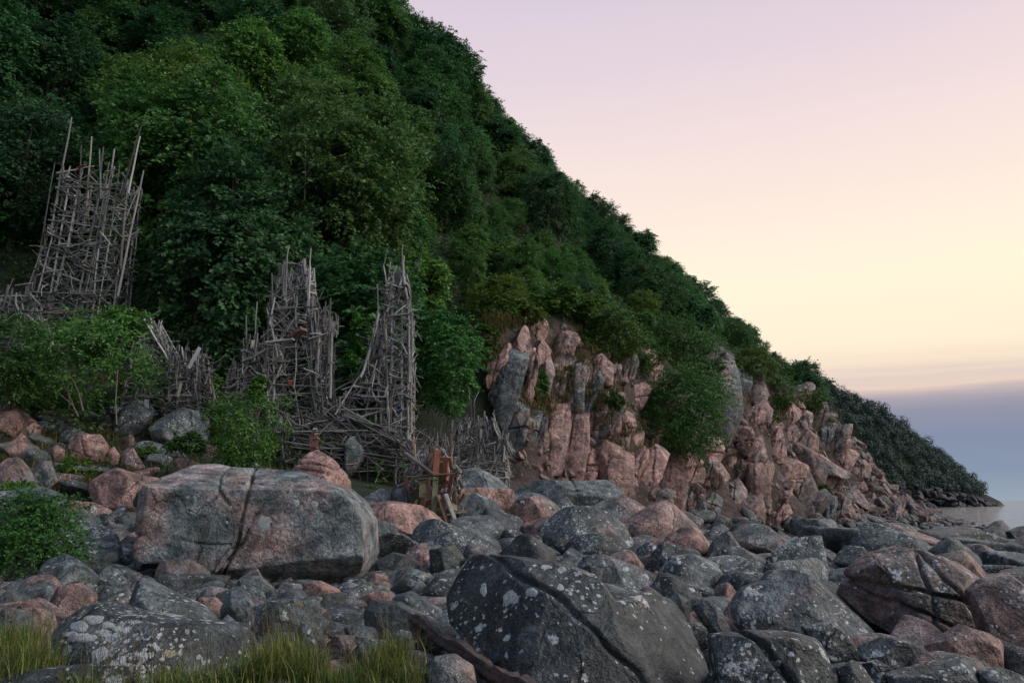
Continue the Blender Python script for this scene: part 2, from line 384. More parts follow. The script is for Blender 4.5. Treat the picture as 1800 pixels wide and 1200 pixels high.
FOREST = [(-600, 585), (0, 585), (235, 640), (260, 705), (420, 715), (600, 730), (740, 735), (835, 680), (858, 565), (1000, 558), (1100, 610), (1250, 600), (1330, 650), (1400, 680), (1480, 740), (1600, 850)]
def forest_line(px): return np.interp(px, [a for a, b in FOREST], [b for a, b in FOREST])
VG = np.stack([XX, YY, ZZ], -1).reshape(-1, 3); nx, ny = len(gx), len(gy)
gi = (np.arange(ny - 1)[:, None] * nx + np.arange(nx - 1)[None]).ravel()
QF = np.stack([gi, gi + 1, gi + nx + 1, gi + nx], 1)
fc = VG[QF].mean(1); fpx, fpy = proj(fc)
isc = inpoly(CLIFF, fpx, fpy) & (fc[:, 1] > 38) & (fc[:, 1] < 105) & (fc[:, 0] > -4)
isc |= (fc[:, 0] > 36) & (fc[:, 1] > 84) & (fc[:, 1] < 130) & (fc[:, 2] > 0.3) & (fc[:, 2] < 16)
isf = ~isc & ((fpy < forest_line(fpx)) & (fc[:, 1] > 36) | (fc[:, 2] > 6) | ((fpx < 700) & (fc[:, 2] > 3.0)))
def sub(name, mask, mat):
    f = QF[mask]; u, inv = np.unique(f, return_inverse=True)
    return link(name, mk_mesh(name, VG[u], inv.reshape(f.shape), True, [mat]))
o = sub('hillside', isf, M_EARTH); tag(o, 'steep dark wooded hillside ground', kind='structure')
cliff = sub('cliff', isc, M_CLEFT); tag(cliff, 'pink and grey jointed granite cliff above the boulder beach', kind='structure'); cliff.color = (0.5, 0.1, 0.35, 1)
o = sub('beach', ~isf & ~isc, M_BEACH); tag(o, 'dark gravel of the boulder beach', kind='structure')

# ------------------------------------------------------------------ sea
m, k = new_mat('sea_water'); tcn = k.n('ShaderNodeTexCoord')
Pw = k.vmath('MULTIPLY', tcn.outputs['Object'], (0.22, 1.0, 1.0))
hw = k.math('ADD', k.noise(Pw, 0.45, 4, 0.6), k.math('MULTIPLY', k.noise(Pw, 0.09, 3), 3.0))
bmp = k.n('ShaderNodeBump', i_Strength=1.0, i_Distance=0.75, i_Height=hw)
b = k.n('ShaderNodeBsdfPrincipled', i_Base_Color=(0.05, 0.09, 0.13), i_Roughness=0.04, i_Normal=bmp.outputs[0]); b.inputs['IOR'].default_value = 1.33
finish(k, b.outputs[0])
o = link('sea', mk_mesh('sea', [(-60, -80, 0), (16000, -80, 0), (16000, 16000, 0), (-3000, 16000, 0)], [np.array([[0, 1, 2, 3]])], False, [m]))
tag(o, 'calm blue grey sea reaching the horizon', kind='structure')

# ------------------------------------------------------------------ rock shapes
def star(poly, smooth=5):
    """radius of a star-shaped outline round its centre, sampled at 720 angles"""
    poly = np.asarray(poly, float); c = (poly.max(0) + poly.min(0)) / 2 * 0.5 + poly.mean(0) * 0.5
    th = np.arange(720) / 720 * 2 * math.pi; d = np.stack([np.cos(th), np.sin(th)], 1); r = np.zeros(720)
    for i in range(len(poly)):
        a = poly[i - 1] - c; e = poly[i] - poly[i - 1]
        den = d[:, 0] * e[1] - d[:, 1] * e[0]; den = np.where(np.abs(den) < 1e-9, 1e-9, den)
        t = (a[0] * e[1] - a[1] * e[0]) / den; s = (a[0] * d[:, 1] - a[1] * d[:, 0]) / den
        r = np.where((t > 0) & (s >= -1e-6) & (s <= 1 + 1e-6), np.maximum(r, t), r)
    if smooth:
        kk = np.hanning(2 * smooth + 3)[1:-1]; kk /= kk.sum()
        r = np.convolve(np.concatenate([r[-40:], r, r[:40]]), kk, 'same')[40:-40]
    return c, r
def pillow(r, tf, tb, p, sub):
    """closed surface with outline r(angle) in its x-z plane, tf deep to the front (-y), tb to the back"""
    D, Fc = ico(sub)
    th = np.arctan2(D[:, 2], D[:, 0]) % (2 * math.pi); rho = np.hypot(D[:, 0], D[:, 2]); ay = np.abs(D[:, 1])
    s = 1.0 / np.maximum((rho ** p + ay ** p) ** (1 / p), 1e-6)
    rr = np.interp(th / (2 * math.pi) * 720, np.arange(721), np.append(r, r[0]))
    V = np.stack([rho * s * rr * np.cos(th), D[:, 1] * s * np.where(D[:, 1] < 0, tf, tb), rho * s * rr * np.sin(th)], 1)
    return V, Fc
def cut(V, n, h, keep=0.06):
    n = np.asarray(n, float); n = n / np.linalg.norm(n)
    s = V @ n - h
    return V - np.where(s > 0, s * (1 - keep), 0)[:, None] * n
def roughen(V, amp, size, seed, oct=5, ridge=0.0):
    n = V / np.maximum(np.linalg.norm(V, axis=1), 1e-6)[:, None]
    d = fbm(V / size, seed, oct, 0.52) * amp
    if ridge: d = d - ridge * np.clip(1 - np.abs(fbm(V / (size * 1.3) + 5, seed + 50, 3)) * 7, 0, 1)
    return V + n * d[:, None]
def crack(V, n, h, width, depth, seed, wob=0.06, cond=None):
    """a joint: a groove where the surface meets a slightly wavy plane"""
    n = np.asarray(n, float); n = n / np.linalg.norm(n)
    d = V @ n - h + wob * (fbm(V / 0.5, seed, 3) + 2.2 * fbm(V / 1.3 + 3, seed + 4, 2))
    g = np.exp(-(d / width) ** 2) * depth
    if cond is not None: g = g * cond(V)
    u = V / np.maximum(np.linalg.norm(V, axis=1), 1e-6)[:, None]
    return V - u * g[:, None]

TRACED = []; rocks = []          # (px, py, label-making record) of every stone, for the labels
foot = []           # footprints of the traced boulders (X, Y, half width, half depth)
def traced(name, poly, label, color, depth=None, tk=0.75, p=3.0, sub=None, lean=0.12, cuts=3, rough=0.042, seed=0, cat='boulder', planes=(), joints=(), smooth=4, lift=0.0, group=None):
    """a boulder whose outline is traced from the photograph, built at its own distance and thickness"""
    rnd = random.Random(seed * 7 + 3); poly = np.asarray(poly, float)
    bx = poly[:, 0].mean(); by = poly[:, 1].max()
    if depth is None:
        h_ = hit(bx, min(by, 1300)); depth = h_[1]
    wpx = np.ptp(poly[:, 0]); hpx = np.ptp(poly[:, 1]); sub = 7 if wpx > 330 else 6 if wpx > 125 else 5 if wpx > 52 else 4
    cuts = cuts * 3 if cuts else 0
    half = max(min(wpx, hpx * 1.6), 0.5 * wpx) / F * depth / 2 * tk
    dc = depth + half * 0.75
    Wp = at(poly[:, 0], poly[:, 1], dc); c, r = star(Wp[:, [0, 2]], smooth)
    V, Fc = pillow(r, half, half * 1.05, p, sub); size = r.mean()
    for n, hh in planes: V = cut(V, n, hh * size)
    for i in range(cuts):
        a = rnd.uniform(-1.1, 1.1); e = rnd.uniform(-0.2, 1.0)
        n = np.array([math.sin(a) * math.cos(e), -math.cos(a) * math.cos(e), math.sin(e)])
        V = cut(V, n, (V @ n).max() * rnd.uniform(0.66, 0.92), 0.02)
    V[:, 1] += lean * V[:, 2]
    for j in joints: V = crack(V, j[0], j[1] * size, j[2], j[3], seed + 9, cond=j[4] if len(j) > 4 else None)
    V = roughen(V, rough * size, size * 0.9, seed, 6, ridge=rough * size * 0.35)
    gz = float(min(H(c[0], dc), H(c[0], dc - half * 0.6), H(c[0] - half * 0.5, dc), H(c[0] + half * 0.5, dc))) - c[1] - 0.1
    zb = V[:, 2].min()
    if gz < zb: V[:, 2] = np.where(V[:, 2] < zb * 0.5, zb * 0.5 + (V[:, 2] - zb * 0.5) * (gz - zb * 0.5) / (zb * 0.5), V[:, 2])
    o = link(name, mk_mesh(name, V, Fc, True, [M_ROCK]), loc=(c[0], dc, c[1] + lift)); o.color = (*color, 1); TRACED.append((o, V + np.array([c[0], dc, c[1] + lift])))
    tag(o, label, cat, group); foot.append((c[0], dc, np.ptp(Wp[:, 0]) / 2, half))
    return o

# the big block: flat front, sloping pink top, one deep joint
traced('granite_block', [(269.4, 915), (271.2, 868), (283.3, 842), (309.3, 812), (348.4, 809), (390.2, 818), (450.7, 820), (515.8, 828), (554.9, 843), (601.4, 858), (632.0, 884), (647.9, 915), (652.5, 975), (636.7, 1012), (580.9, 1026), (497.2, 1016), (418.1, 1015), (367.0, 1005), (337.2, 982), (283.3, 984), (270.3, 970)],
       'huge flat-fronted granite block with one round white lichen spot, largest stone on the left', (0.40, 0.14, 1.0), depth=17.6, tk=0.7, p=12, lean=0.0, cuts=0, smooth=1, rough=0.026, seed=11,
       planes=[((0.03, -1, 0.06), 0.56), ((0.02, -0.27, 0.96), 0.52), ((-0.6, -0.75, 0.1), 1.22), ((0.62, -0.75, 0.1), 1.28), ((0.1, -0.6, -0.75), 0.80)],
       joints=[((1, 0.25, -0.22), -0.18, 0.035, 0.22), ((0.85, 0.2, -0.5), -0.02, 0.03, 0.12, lambda V: V[:, 2] < 0.2), ((0.08, 0.3, 1), 0.36, 0.03, 0.10), ((1, 0.0, 0.65), -0.08, 0.03, 0.10, lambda V: V[:, 2] > 0.35), ((0.12, 0, 1), -0.33, 0.02, 0.06, lambda V: V[:, 0] < -0.2)])
B = [
    # name, outline, label, (pink, lichen, tone), options
    ('boulder', [(150, 855), (163, 828), (198, 820), (240, 834), (274, 838), (272, 880), (252, 908), (215, 902), (175, 887)], 'pink angular boulder just left of the huge flat-fronted block', (0.95, 0.15, 0.55), dict(p=3.2, cuts=4)),
    ('boulder', [(508, 828), (530, 800), (553, 788), (582, 805), (610, 835), (622, 860), (570, 866), (512, 850)], 'pink wedge-shaped boulder peeking over the top of the huge block', (0.95, 0.1, 0.75), dict(depth=24, p=3.0, lean=0.3, cuts=4, joints=[((0.25, 0.1, 1), 0.1, 0.02, 0.08), ((0.25, 0.1, 1), 0.4, 0.02, 0.08), ((0.25, 0.1, 1), -0.2, 0.02, 0.08)])),
    ('boulder', [(640, 885), (690, 880), (740, 887), (762, 900), (784, 920), (765, 945), (715, 950), (670, 946), (648, 925)], 'smooth salmon-red boulder below the painted driftwood heap', (1.0, 0.0, 0.85), dict(p=2.6, cuts=2)),
    ('boulder', [(800, 838), (812, 824), (842, 820), (878, 836), (900, 865), (900, 900), (850, 898), (806, 880)], 'pale grey boulder with a vertical crack right of the painted driftwood heap', (0.25, 0.2, 0.85), dict(p=2.7, cuts=2, joints=[((1, 0.1, 0.05), 0.0, 0.02, 0.09)])),
    ('boulder', [(800, 878), (836, 866), (870, 880), (900, 918), (880, 934), (812, 922), (798, 900)], 'smooth grey rounded boulder in front of the cracked pale grey boulder', (0.2, 0.1, 0.85), dict(p=2.5, cuts=1)),
    ('boulder', [(893, 856), (925, 840), (1000, 845), (1070, 842), (1098, 865), (1082, 884), (1000, 884), (908, 884)], 'long low grey slab at the foot of the cliff with a small bush on it', (0.25, 0.25, 0.65), dict(depth=34, p=3.4, cuts=3, joints=[((1, 0.2, 0.3), 0.25, 0.03, 0.1)])),
    ('boulder', [(716, 930), (730, 914), (765, 911), (825, 934), (880, 948), (895, 965), (892, 984), (825, 984), (750, 966), (718, 950)], 'dark wavy lichened slab in front of the salmon-red boulder', (0.05, 0.55, 0.45), dict(p=2.8, cuts=3, lean=0.3)),
    ('stone', [(662, 950), (680, 936), (710, 938), (720, 952), (692, 968), (670, 964)], 'reddish brown stone at the right end of the huge block', (0.9, 0.1, 0.55), dict(sub=5)),
    ('stone', [(660, 985), (690, 970), (725, 977), (740, 995), (736, 1012), (700, 1020), (666, 1010)], 'dark smooth egg-shaped stone right of the huge block', (0.3, 0.1, 0.3), dict(sub=5, p=2.2, cuts=1)),
    ('stone', [(706, 962), (750, 952), (757, 985), (754, 1008), (735, 1004)], 'blocky brownish grey stone standing behind the dark egg-shaped stone', (0.55, 0.2, 0.5), dict(sub=5, p=4)),
    ('boulder', [(754, 966), (800, 956), (820, 985), (790, 1020), (756, 1008)], 'dark green-grey pointed boulder left of the foremost dark boulder', (0.0, 0.25, 0.3), dict(p=2.8, cuts=4)),
    ('boulder', [(773, 1056), (790, 1022), (816, 987), (845, 978), (894, 981), (945, 988), (1004, 997), (1045, 1011), (1064, 1032), (1078, 1052), (1145, 1049), (1217, 1063), (1245, 1094), (1256, 1129), (1260, 1200), (1250, 1290), (915, 1290), (896, 1184), (874, 1140), (848, 1124), (794, 1104), (775, 1070)], 'very large dark lichen-spotted boulder in the foreground centre', (0.0, 0.42, 0.17), dict(depth=8.9, tk=0.8, p=3.0, sub=7, cuts=3, lean=0.28, seed=5, rough=0.07, planes=[((0.1, -0.75, 0.66), 0.62), ((0.75, -0.6, 0.3), 0.98)], joints=[((0.7, 0.2, 0.7), 0.06, 0.03, 0.08)])),
    ('boulder', [(943, 948), (958, 915), (985, 895), (1010, 887), (1045, 889), (1077, 902), (1103, 925), (1114, 955), (1086, 976), (1030, 981), (972, 974)], 'domed dark boulder speckled white in the middle of the beach', (0.2, 0.62, 0.42), dict(p=2.7, cuts=4, seed=21)),
    ('boulder', [(1036, 890), (1080, 872), (1120, 878), (1150, 903), (1167, 940), (1164, 968), (1110, 972), (1060, 930)], 'brownish grey boulder directly behind the domed dark boulder', (0.45, 0.3, 0.5), dict(p=2.8, cuts=4, depth=27)),
    ('boulder', [(892, 898), (910, 876), (945, 871), (970, 880), (980, 902), (968, 926), (930, 940), (898, 926)], 'brown mottled round boulder left of the domed dark boulder', (0.75, 0.45, 0.45), dict(p=2.5, cuts=2)),
    ('stone', [(884, 964), (920, 955), (960, 964), (994, 986), (984, 1000), (930, 992), (888, 982)], 'low lichen-crusted slab lying behind the foremost dark boulder', (0.2, 0.8, 0.6), dict(sub=5, lean=0.35)),
    ('stone', [(988, 974), (1005, 961), (1032, 978), (1028, 998), (1004, 1000)], 'small pale wedge stone behind the foremost dark boulder', (0.35, 0.5, 0.65), dict(sub=5)),
    ('boulder', [(1014, 998), (1028, 977), (1062, 974), (1128, 997), (1160, 1011), (1165, 1056), (1150, 1062), (1086, 1046), (1024, 1012)], 'slanting brownish slab with white lichen resting against the foremost dark boulder', (0.35, 0.62, 0.45), dict(p=3.2, cuts=4, lean=0.25)),
    ('stone', [(1072, 976), (1100, 962), (1130, 964), (1148, 986), (1142, 1000), (1098, 992)], 'dark lichened stone above the slanting brownish slab, left one of two', (0.1, 0.6, 0.4), dict(sub=5)),
    ('stone', [(1113, 970), (1140, 951), (1166, 964), (1183, 987), (1172, 1003), (1138, 996)], 'dark lichened stone above the slanting brownish slab, right one of two', (0.1, 0.65, 0.4), dict(sub=5)),
    ('boulder', [(1156, 1010), (1178, 977), (1217, 973), (1260, 984), (1273, 1015), (1268, 1044), (1231, 1054), (1186, 1036)], 'mossy grey round-topped boulder with pale lichen discs right of the slanting slab', (0.1, 0.55, 0.5), dict(p=2.6, cuts=3)),
    ('stone', [(1160, 1012), (1186, 1013), (1232, 1042), (1234, 1060), (1168, 1058)], 'wedge of dark rock below the mossy round-topped boulder', (0.1, 0.4, 0.4), dict(sub=5, depth=14)),
    ('stone', [(1160, 1064), (1190, 1042), (1218, 1056), (1214, 1072), (1168, 1074)], 'small greenish stone behind the right end of the foremost dark boulder', (0.1, 0.3, 0.4), dict(sub=5, depth=12.5)),
    ('boulder', [(1216, 1066), (1240, 1052), (1267, 1070), (1284, 1108), (1266, 1122), (1238, 1100)], 'pointed dark stone with a single white lichen disc beside the foremost dark boulder', (0.05, 0.4, 0.35), dict(sub=5, depth=11)),
    ('boulder', [(1193, 940), (1217, 928), (1275, 934), (1282, 958), (1230, 962)], 'flat brown-grey slab in the middle distance of the beach', (0.5, 0.25, 0.5), dict(sub=5)),
    ('boulder', [(1288, 1070), (1309, 1036), (1350, 1022), (1366, 1004), (1394, 1000), (1428, 1011), (1462, 1035), (1507, 1073), (1542, 1104), (1558, 1122), (1507, 1142), (1421, 1130), (1335, 1126), (1293, 1102)], 'large smooth grey shield-shaped boulder right of the foreground centre', (0.22, 0.5, 0.45), dict(depth=11.4, tk=0.85, p=2.6, sub=7, cuts=3, lean=0.4, seed=31, rough=0.045)),
    ('boulder', [(1252, 1120), (1328, 1112), (1400, 1114), (1442, 1124), (1457, 1153), (1460, 1240), (1450, 1270), (1270, 1270), (1256, 1180)], 'dark blocky boulder at the bottom edge right of the foremost boulder', (0.0, 0.62, 0.22), dict(depth=8.6, p=3.6, cuts=3, lean=0.2, seed=33, joints=[((1, 0.2, 0.5), -0.25, 0.03, 0.12)])),
    ('boulder', [(1410, 1102), (1456, 1093), (1484, 1107), (1506, 1136), (1503, 1166), (1473, 1176), (1448, 1160)], 'dark knob of rock behind the blocky bottom-edge boulder', (0.05, 0.6, 0.28), dict(depth=10.2, p=2.6, cuts=2)),
    ('boulder', [(1486, 1048), (1509, 1005), (1552, 976), (1611, 961), (1645, 972), (1697, 993), (1724, 1016), (1748, 1030), (1748, 1090), (1714, 1128), (1638, 1146), (1576, 1124), (1522, 1090)], 'big fractured pinkish dark rock mass at right', (0.62, 0.5, 0.36), dict(depth=11.8, tk=0.85, p=3.0, sub=7, cuts=4, lean=0.35, seed=41, rough=0.09, joints=[((0.3, 0.1, 1), 0.05, 0.03, 0.14), ((1, 0.2, -0.35), -0.3, 0.025, 0.12), ((1, 0.1, 0.3), 0.28, 0.03, 0.14), ((0.6, 0, 1), -0.35, 0.02, 0.1)])),
    ('boulder', [(1716, 1040), (1742, 1020), (1772, 1010), (1830, 1003), (1880, 1060), (1880, 1180), (1790, 1190), (1735, 1140)], 'boulder with pink patches cut off by the right edge', (0.6, 0.55, 0.4), dict(depth=10.6, p=3.0, cuts=4, lean=0.3, seed=43)),
    ('boulder', [(1630, 1140), (1700, 1100), (1745, 1114), (1776, 1138), (1735, 1172), (1664, 1172)], 'brown slanting slab below the fractured rock mass', (0.7, 0.3, 0.42), dict(depth=10.0, p=2.8, lean=0.3)),
    ('boulder', [(1510, 1140), (1558, 1119), (1595, 1124), (1630, 1149), (1640, 1172), (1576, 1182), (1520, 1172)], 'dark low rounded boulder in front of the fractured rock mass', (0.15, 0.55, 0.3), dict(depth=9.7, p=2.5)),
    ('boulder', [(1565, 1188), (1645, 1169), (1697, 1154), (1722, 1162), (1737, 1190), (1738, 1250), (1580, 1250)], 'lichen-speckled dark boulder at the bottom edge on the right', (0.1, 0.72, 0.3), dict(depth=8.5, p=2.8, seed=47)),
    ('boulder', [(1728, 1182), (1766, 1174), (1800, 1187), (1840, 1215), (1830, 1260), (1740, 1260)], 'dark stone in the bottom right corner', (0.05, 0.6, 0.25), dict(depth=8.4)),
    ('stone', [(1474, 1176), (1504, 1160), (1526, 1173), (1544, 1210), (1540, 1250), (1480, 1250)], 'small dark upright stone at the bottom edge beside the blocky boulder', (0.05, 0.6, 0.25), dict(depth=8.7, sub=5)),
    ('stone', [(1519, 1168), (1545, 1159), (1571, 1177), (1576, 1210), (1530, 1210)], 'small speckled stone between two bottom-edge boulders at right', (0.05, 0.65, 0.3), dict(depth=9.0, sub=5)),
    ('boulder', [(1388, 938), (1393, 911), (1470, 911), (1484, 938), (1440, 946)], 'flat-topped grey block lying against the cliff foot', (0.15, 0.5, 0.5), dict(p=4, depth=44)),
    ('boulder', [(1278, 944), (1316, 919), (1345, 921), (1373, 942), (1406, 960), (1397, 990), (1352, 990), (1318, 972), (1281, 968)], 'broad brown-grey boulder below the flat-topped grey block', (0.45, 0.3, 0.42), dict(p=2.7)),
    ('boulder', [(1250, 984), (1278, 960), (1301, 959), (1345, 980), (1361, 1005), (1354, 1020), (1311, 1018), (1268, 1006)], 'mossy dark boulder with a white-crusted ridge', (0.1, 0.6, 0.38), dict(p=2.8, cuts=4)),
    ('boulder', [(1543, 936), (1576, 924), (1607, 938), (1617, 956), (1580, 966), (1550, 958)], 'pinkish domed boulder below the right end of the cliff', (0.5, 0.35, 0.42), dict(sub=5)),
    ('boulder', [(1636, 962), (1662, 947), (1697, 942), (1738, 952), (1768, 974), (1776, 992), (1717, 986), (1660, 976)], 'long dark whale-backed boulder near the water on the right', (0.15, 0.4, 0.3), dict(p=2.5)),
    ('boulder', [(1695, 984), (1717, 974), (1766, 980), (1780, 996), (1731, 1006)], 'flat black stone in front of the whale-backed boulder', (0.0, 0.4, 0.15), dict(sub=5)),
    ('boulder', [(1774, 934), (1800, 924), (1840, 940), (1840, 970), (1785, 966)], 'dark boulder at the right edge just below the sea', (0.1, 0.3, 0.25), dict(sub=5)),
    ('boulder', [(1720, 934), (1750, 926), (1774, 940), (1772, 960), (1728, 956)], 'dark grey boulder by the water left of the right-edge boulder', (0.25, 0.25, 0.32), dict(sub=5)),
    ('boulder', [(1643, 940), (1669, 923), (1692, 936), (1690, 955), (1653, 957)], 'dark cone-shaped boulder by the water below the headland', (0.2, 0.3, 0.3), dict(sub=5)),
    ('stone', [(1467, 960), (1490, 950), (1520, 974), (1514, 988), (1478, 988)], 'sloping grey stone in the beach middle right of the broad brown-grey boulder', (0.3, 0.5, 0.5), dict(sub=5)),
    ('stone', [(1412, 970), (1440, 964), (1490, 990), (1472, 1003), (1418, 992)], 'dark slab between the broad brown-grey boulder and the sloping grey stone', (0.15, 0.45, 0.35), dict(sub=5)),
    # left of and below the block
    ('boulder', [(203, 1080), (213, 1026), (235, 1018), (280, 1039), (350, 1069), (404, 1107), (350, 1116), (280, 1108)], 'green-grey wedge-shaped slab in front of the huge block', (0.05, 0.35, 0.5), dict(depth=11.5, p=3.2, lean=0.35)),
    ('boulder', [(83, 1135), (98, 1092), (130, 1068), (165, 1064), (210, 1078), (300, 1089), (425, 1104), (446, 1140), (410, 1215), (250, 1225), (95, 1215)], 'dark slab with a large crust of pale lichen at the lower left', (0.0, 0.78, 0.28), dict(depth=8.9, tk=0.8, p=3.0, sub=7, cuts=3, lean=0.4, seed=57, planes=[((0, -0.6, 0.8), 0.66)])),
    ('boulder', [(52, 1034), (72, 982), (100, 971), (130, 984), (166, 1015), (163, 1044), (110, 1052)], 'grey-green pointed boulder near the left edge', (0.15, 0.4, 0.5), dict(p=2.7)),
    ('boulder', [(75, 1066), (98, 1031), (135, 1024), (167, 1050), (154, 1080), (100, 1090)], 'reddish round boulder near the left edge', (0.75, 0.3, 0.42), dict(p=2.5)),
    ('boulder', [(-30, 988), (50, 986), (62, 1005), (48, 1036), (-30, 1036)], 'flat dark boulder cut off by the left edge', (0.1, 0.3, 0.3), dict(p=3)),
    ('boulder', [(136, 930), (170, 921), (200, 938), (214, 980), (208, 1010), (165, 1006), (132, 975)], 'upright grey boulder beside the dark bush at left', (0.15, 0.45, 0.55), dict(p=2.8)),
    ('stone', [(203, 915), (222, 898), (240, 900), (250, 925), (225, 934), (203, 930)], 'dark blue-grey pebble-like stone left of the block, topmost of its pile', (0.05, 0.15, 0.3), dict(sub=5, p=2.2, cuts=1)),
    ('stone', [(212, 935), (235, 920), (256, 922), (258, 945), (230, 948)], 'blue-grey rounded stone touching the left end of the block', (0.05, 0.15, 0.38), dict(sub=5, p=2.2, cuts=1)),
    ('stone', [(206, 955), (225, 940), (250, 948), (250, 975), (215, 982)], 'dark rounded stone below the pile left of the block', (0.05, 0.1, 0.25), dict(sub=5, p=2.2, cuts=1)),
    ('stone', [(212, 992), (240, 978), (268, 985), (264, 1008), (220, 1008)], 'black round stone under the left corner of the block', (0.0, 0.1, 0.2), dict(sub=5, p=2.2, cuts=1)),
    ('stone', [(165, 1012), (180, 994), (205, 1000), (222, 1025), (212, 1040), (170, 1038)], 'pale spotted stone left below the block', (0.2, 0.5, 0.5), dict(sub=5)),
    ('stone', [(158, 1048), (180, 1028), (212, 1035), (214, 1060), (180, 1070)], 'grey stone between the wedge slab and the reddish round boulder', (0.2, 0.35, 0.45), dict(sub=5)),
    ('stone', [(274, 1010), (285, 984), (330, 982), (366, 1005), (366, 1036), (320, 1044), (280, 1035)], 'brownish rock wedged under the left half of the block', (0.6, 0.15, 0.45), dict(depth=16.8)),
    ('stone', [(403, 1038), (425, 1012), (455, 1012), (482, 1034), (476, 1062), (430, 1064)], 'mottled green rounded stone under the middle of the block', (0.05, 0.35, 0.5), dict(sub=5, p=2.3)),
    ('stone', [(480, 1042), (495, 1024), (525, 1026), (548, 1046), (530, 1060), (490, 1060)], 'brownish stone right of the mottled green stone', (0.45, 0.3, 0.45), dict(sub=5, p=2.3)),
    ('stone', [(526, 1026), (560, 1020), (595, 1036), (606, 1056), (570, 1066), (540, 1050)], 'pink triangular stone under the right half of the block', (0.9, 0.1, 0.6), dict(sub=5)),
    ('stone', [(600, 1036), (612, 1018), (640, 1016), (652, 1036), (630, 1054), (606, 1050)], 'round green-brown cobble under the right end of the block', (0.35, 0.25, 0.42), dict(sub=5, p=2.1, cuts=0)),
    ('stone', [(645, 1024), (660, 1006), (682, 1012), (684, 1034), (660, 1044)], 'round pinkish cobble at the right end of the block', (0.8, 0.1, 0.5), dict(sub=5, p=2.1, cuts=0)),
    ('stone', [(698, 1030), (715, 1008), (755, 1006), (770, 1026), (760, 1046), (715, 1048)], 'smooth pale grey cobble left of the foremost dark boulder', (0.25, 0.3, 0.6), dict(sub=5, p=2.4)),
    ('stone', [(442, 1080), (470, 1056), (520, 1052), (566, 1064), (570, 1088), (520, 1100), (458, 1098)], 'flat rounded stone with one white lichen disc in front of the block', (0.15, 0.4, 0.5), dict(p=2.4, depth=11.4)),
    ('stone', [(386, 1070), (400, 1040), (420, 1036), (446, 1062), (440, 1084), (400, 1090)], 'grey pyramid-shaped stone in front of the block', (0.1, 0.35, 0.48), dict(sub=5, depth=12)),
    ('stone', [(336, 1072), (350, 1050), (375, 1050), (402, 1075), (396, 1090), (355, 1086)], 'rust-brown slab stone in front of the block', (0.85, 0.1, 0.4), dict(sub=5, depth=12.3)),
    ('stone', [(345, 1052), (365, 1030), (398, 1034), (402, 1050), (372, 1062)], 'brown grey cobble between the rust-brown slab and the block', (0.5, 0.2, 0.45), dict(sub=5, depth=14)),
    ('boulder', [(633, 1080), (650, 1056), (700, 1059), (782, 1100), (784, 1130), (700, 1118), (638, 1108)], 'dark green slab left of the foremost dark boulder above the log', (0.0, 0.35, 0.35), dict(depth=10.8, lean=0.3)),
    ('stone', [(686, 1052), (720, 1038), (778, 1074), (774, 1096), (700, 1076)], 'pale streaked slab behind the dark green slab', (0.35, 0.55, 0.6), dict(sub=5, depth=12.3)),
    ('stone', [(745, 1182), (763, 1153), (800, 1149), (832, 1170), (840, 1210), (790, 1225), (748, 1215)], 'round brownish grey cobble beside the log at the bottom edge', (0.3, 0.15, 0.5), dict(depth=8.4, p=2.2, cuts=0)),
    ('stone', [(518, 1110), (535, 1092), (562, 1100), (572, 1130), (545, 1142), (522, 1132)], 'dark striped cobble behind the grass tuft', (0.2, 0.4, 0.4), dict(sub=5, depth=9.9)),
    ('stone', [(600, 1105), (625, 1098), (662, 1104), (666, 1122), (625, 1128)], 'low dark cobble left of the log', (0.2, 0.25, 0.4), dict(sub=5, depth=10.2)),
    ('stone', [(566, 1140), (590, 1115), (622, 1118), (628, 1142), (590, 1152)], 'brownish cobble behind the bottom grass', (0.4, 0.2, 0.42), dict(sub=5, depth=9.5)),
    ('stone', [(612, 1150), (640, 1122), (690, 1128), (706, 1155), (660, 1170)], 'lichen-flecked dark cobble right of the grass tuft', (0.1, 0.6, 0.4), dict(sub=5, depth=9.2)),
    ('stone', [(684, 1130), (700, 1106), (722, 1110), (730, 1140), (700, 1150)], 'grey rounded cobble against the log', (0.35, 0.2, 0.5), dict(sub=5, depth=9.7)),
    ('stone', [(-20, 1090), (10, 1068), (50, 1076), (55, 1110), (0, 1120)], 'pinkish grey cobble at the lower left edge', (0.5, 0.4, 0.5), dict(sub=5, depth=9.8)),
    ('stone', [(10, 1076), (40, 1058), (85, 1072), (94, 1104), (60, 1112)], 'brownish stone left of the lichen-crusted slab', (0.7, 0.2, 0.45), dict(sub=5, depth=10.4)),
    ('boulder', [(-20, 1205), (20, 1184), (120, 1172), (215, 1176), (240, 1215), (200, 1250), (-20, 1250)], 'dark flat rock along the bottom edge at left', (0.0, 0.5, 0.25), dict(depth=8.0, lean=0.3)),
    # upper left bank
    ('boulder', [(262, 742), (282, 720), (317, 714), (350, 722), (371, 742), (364, 776), (317, 796), (276, 784)], 'grey lichened dome boulder between two bushes below the small driftwood frames', (0.25, 0.4, 0.6), dict(p=2.5, cuts=3, joints=[((1, 0, -0.6), 0.1, 0.02, 0.07)])),
    ('boulder', [(202, 745), (216, 700), (250, 696), (268, 717), (262, 745), (236, 775), (206, 770)], 'tall dark blue-grey rock left of the lichened dome boulder', (0.0, 0.45, 0.32), dict(p=2.8, cuts=4)),
    ('boulder', [(170, 722), (203, 712), (208, 744), (176, 752)], 'small blue-grey rock behind the thin birch stems', (0.0, 0.5, 0.45), dict(sub=5)),
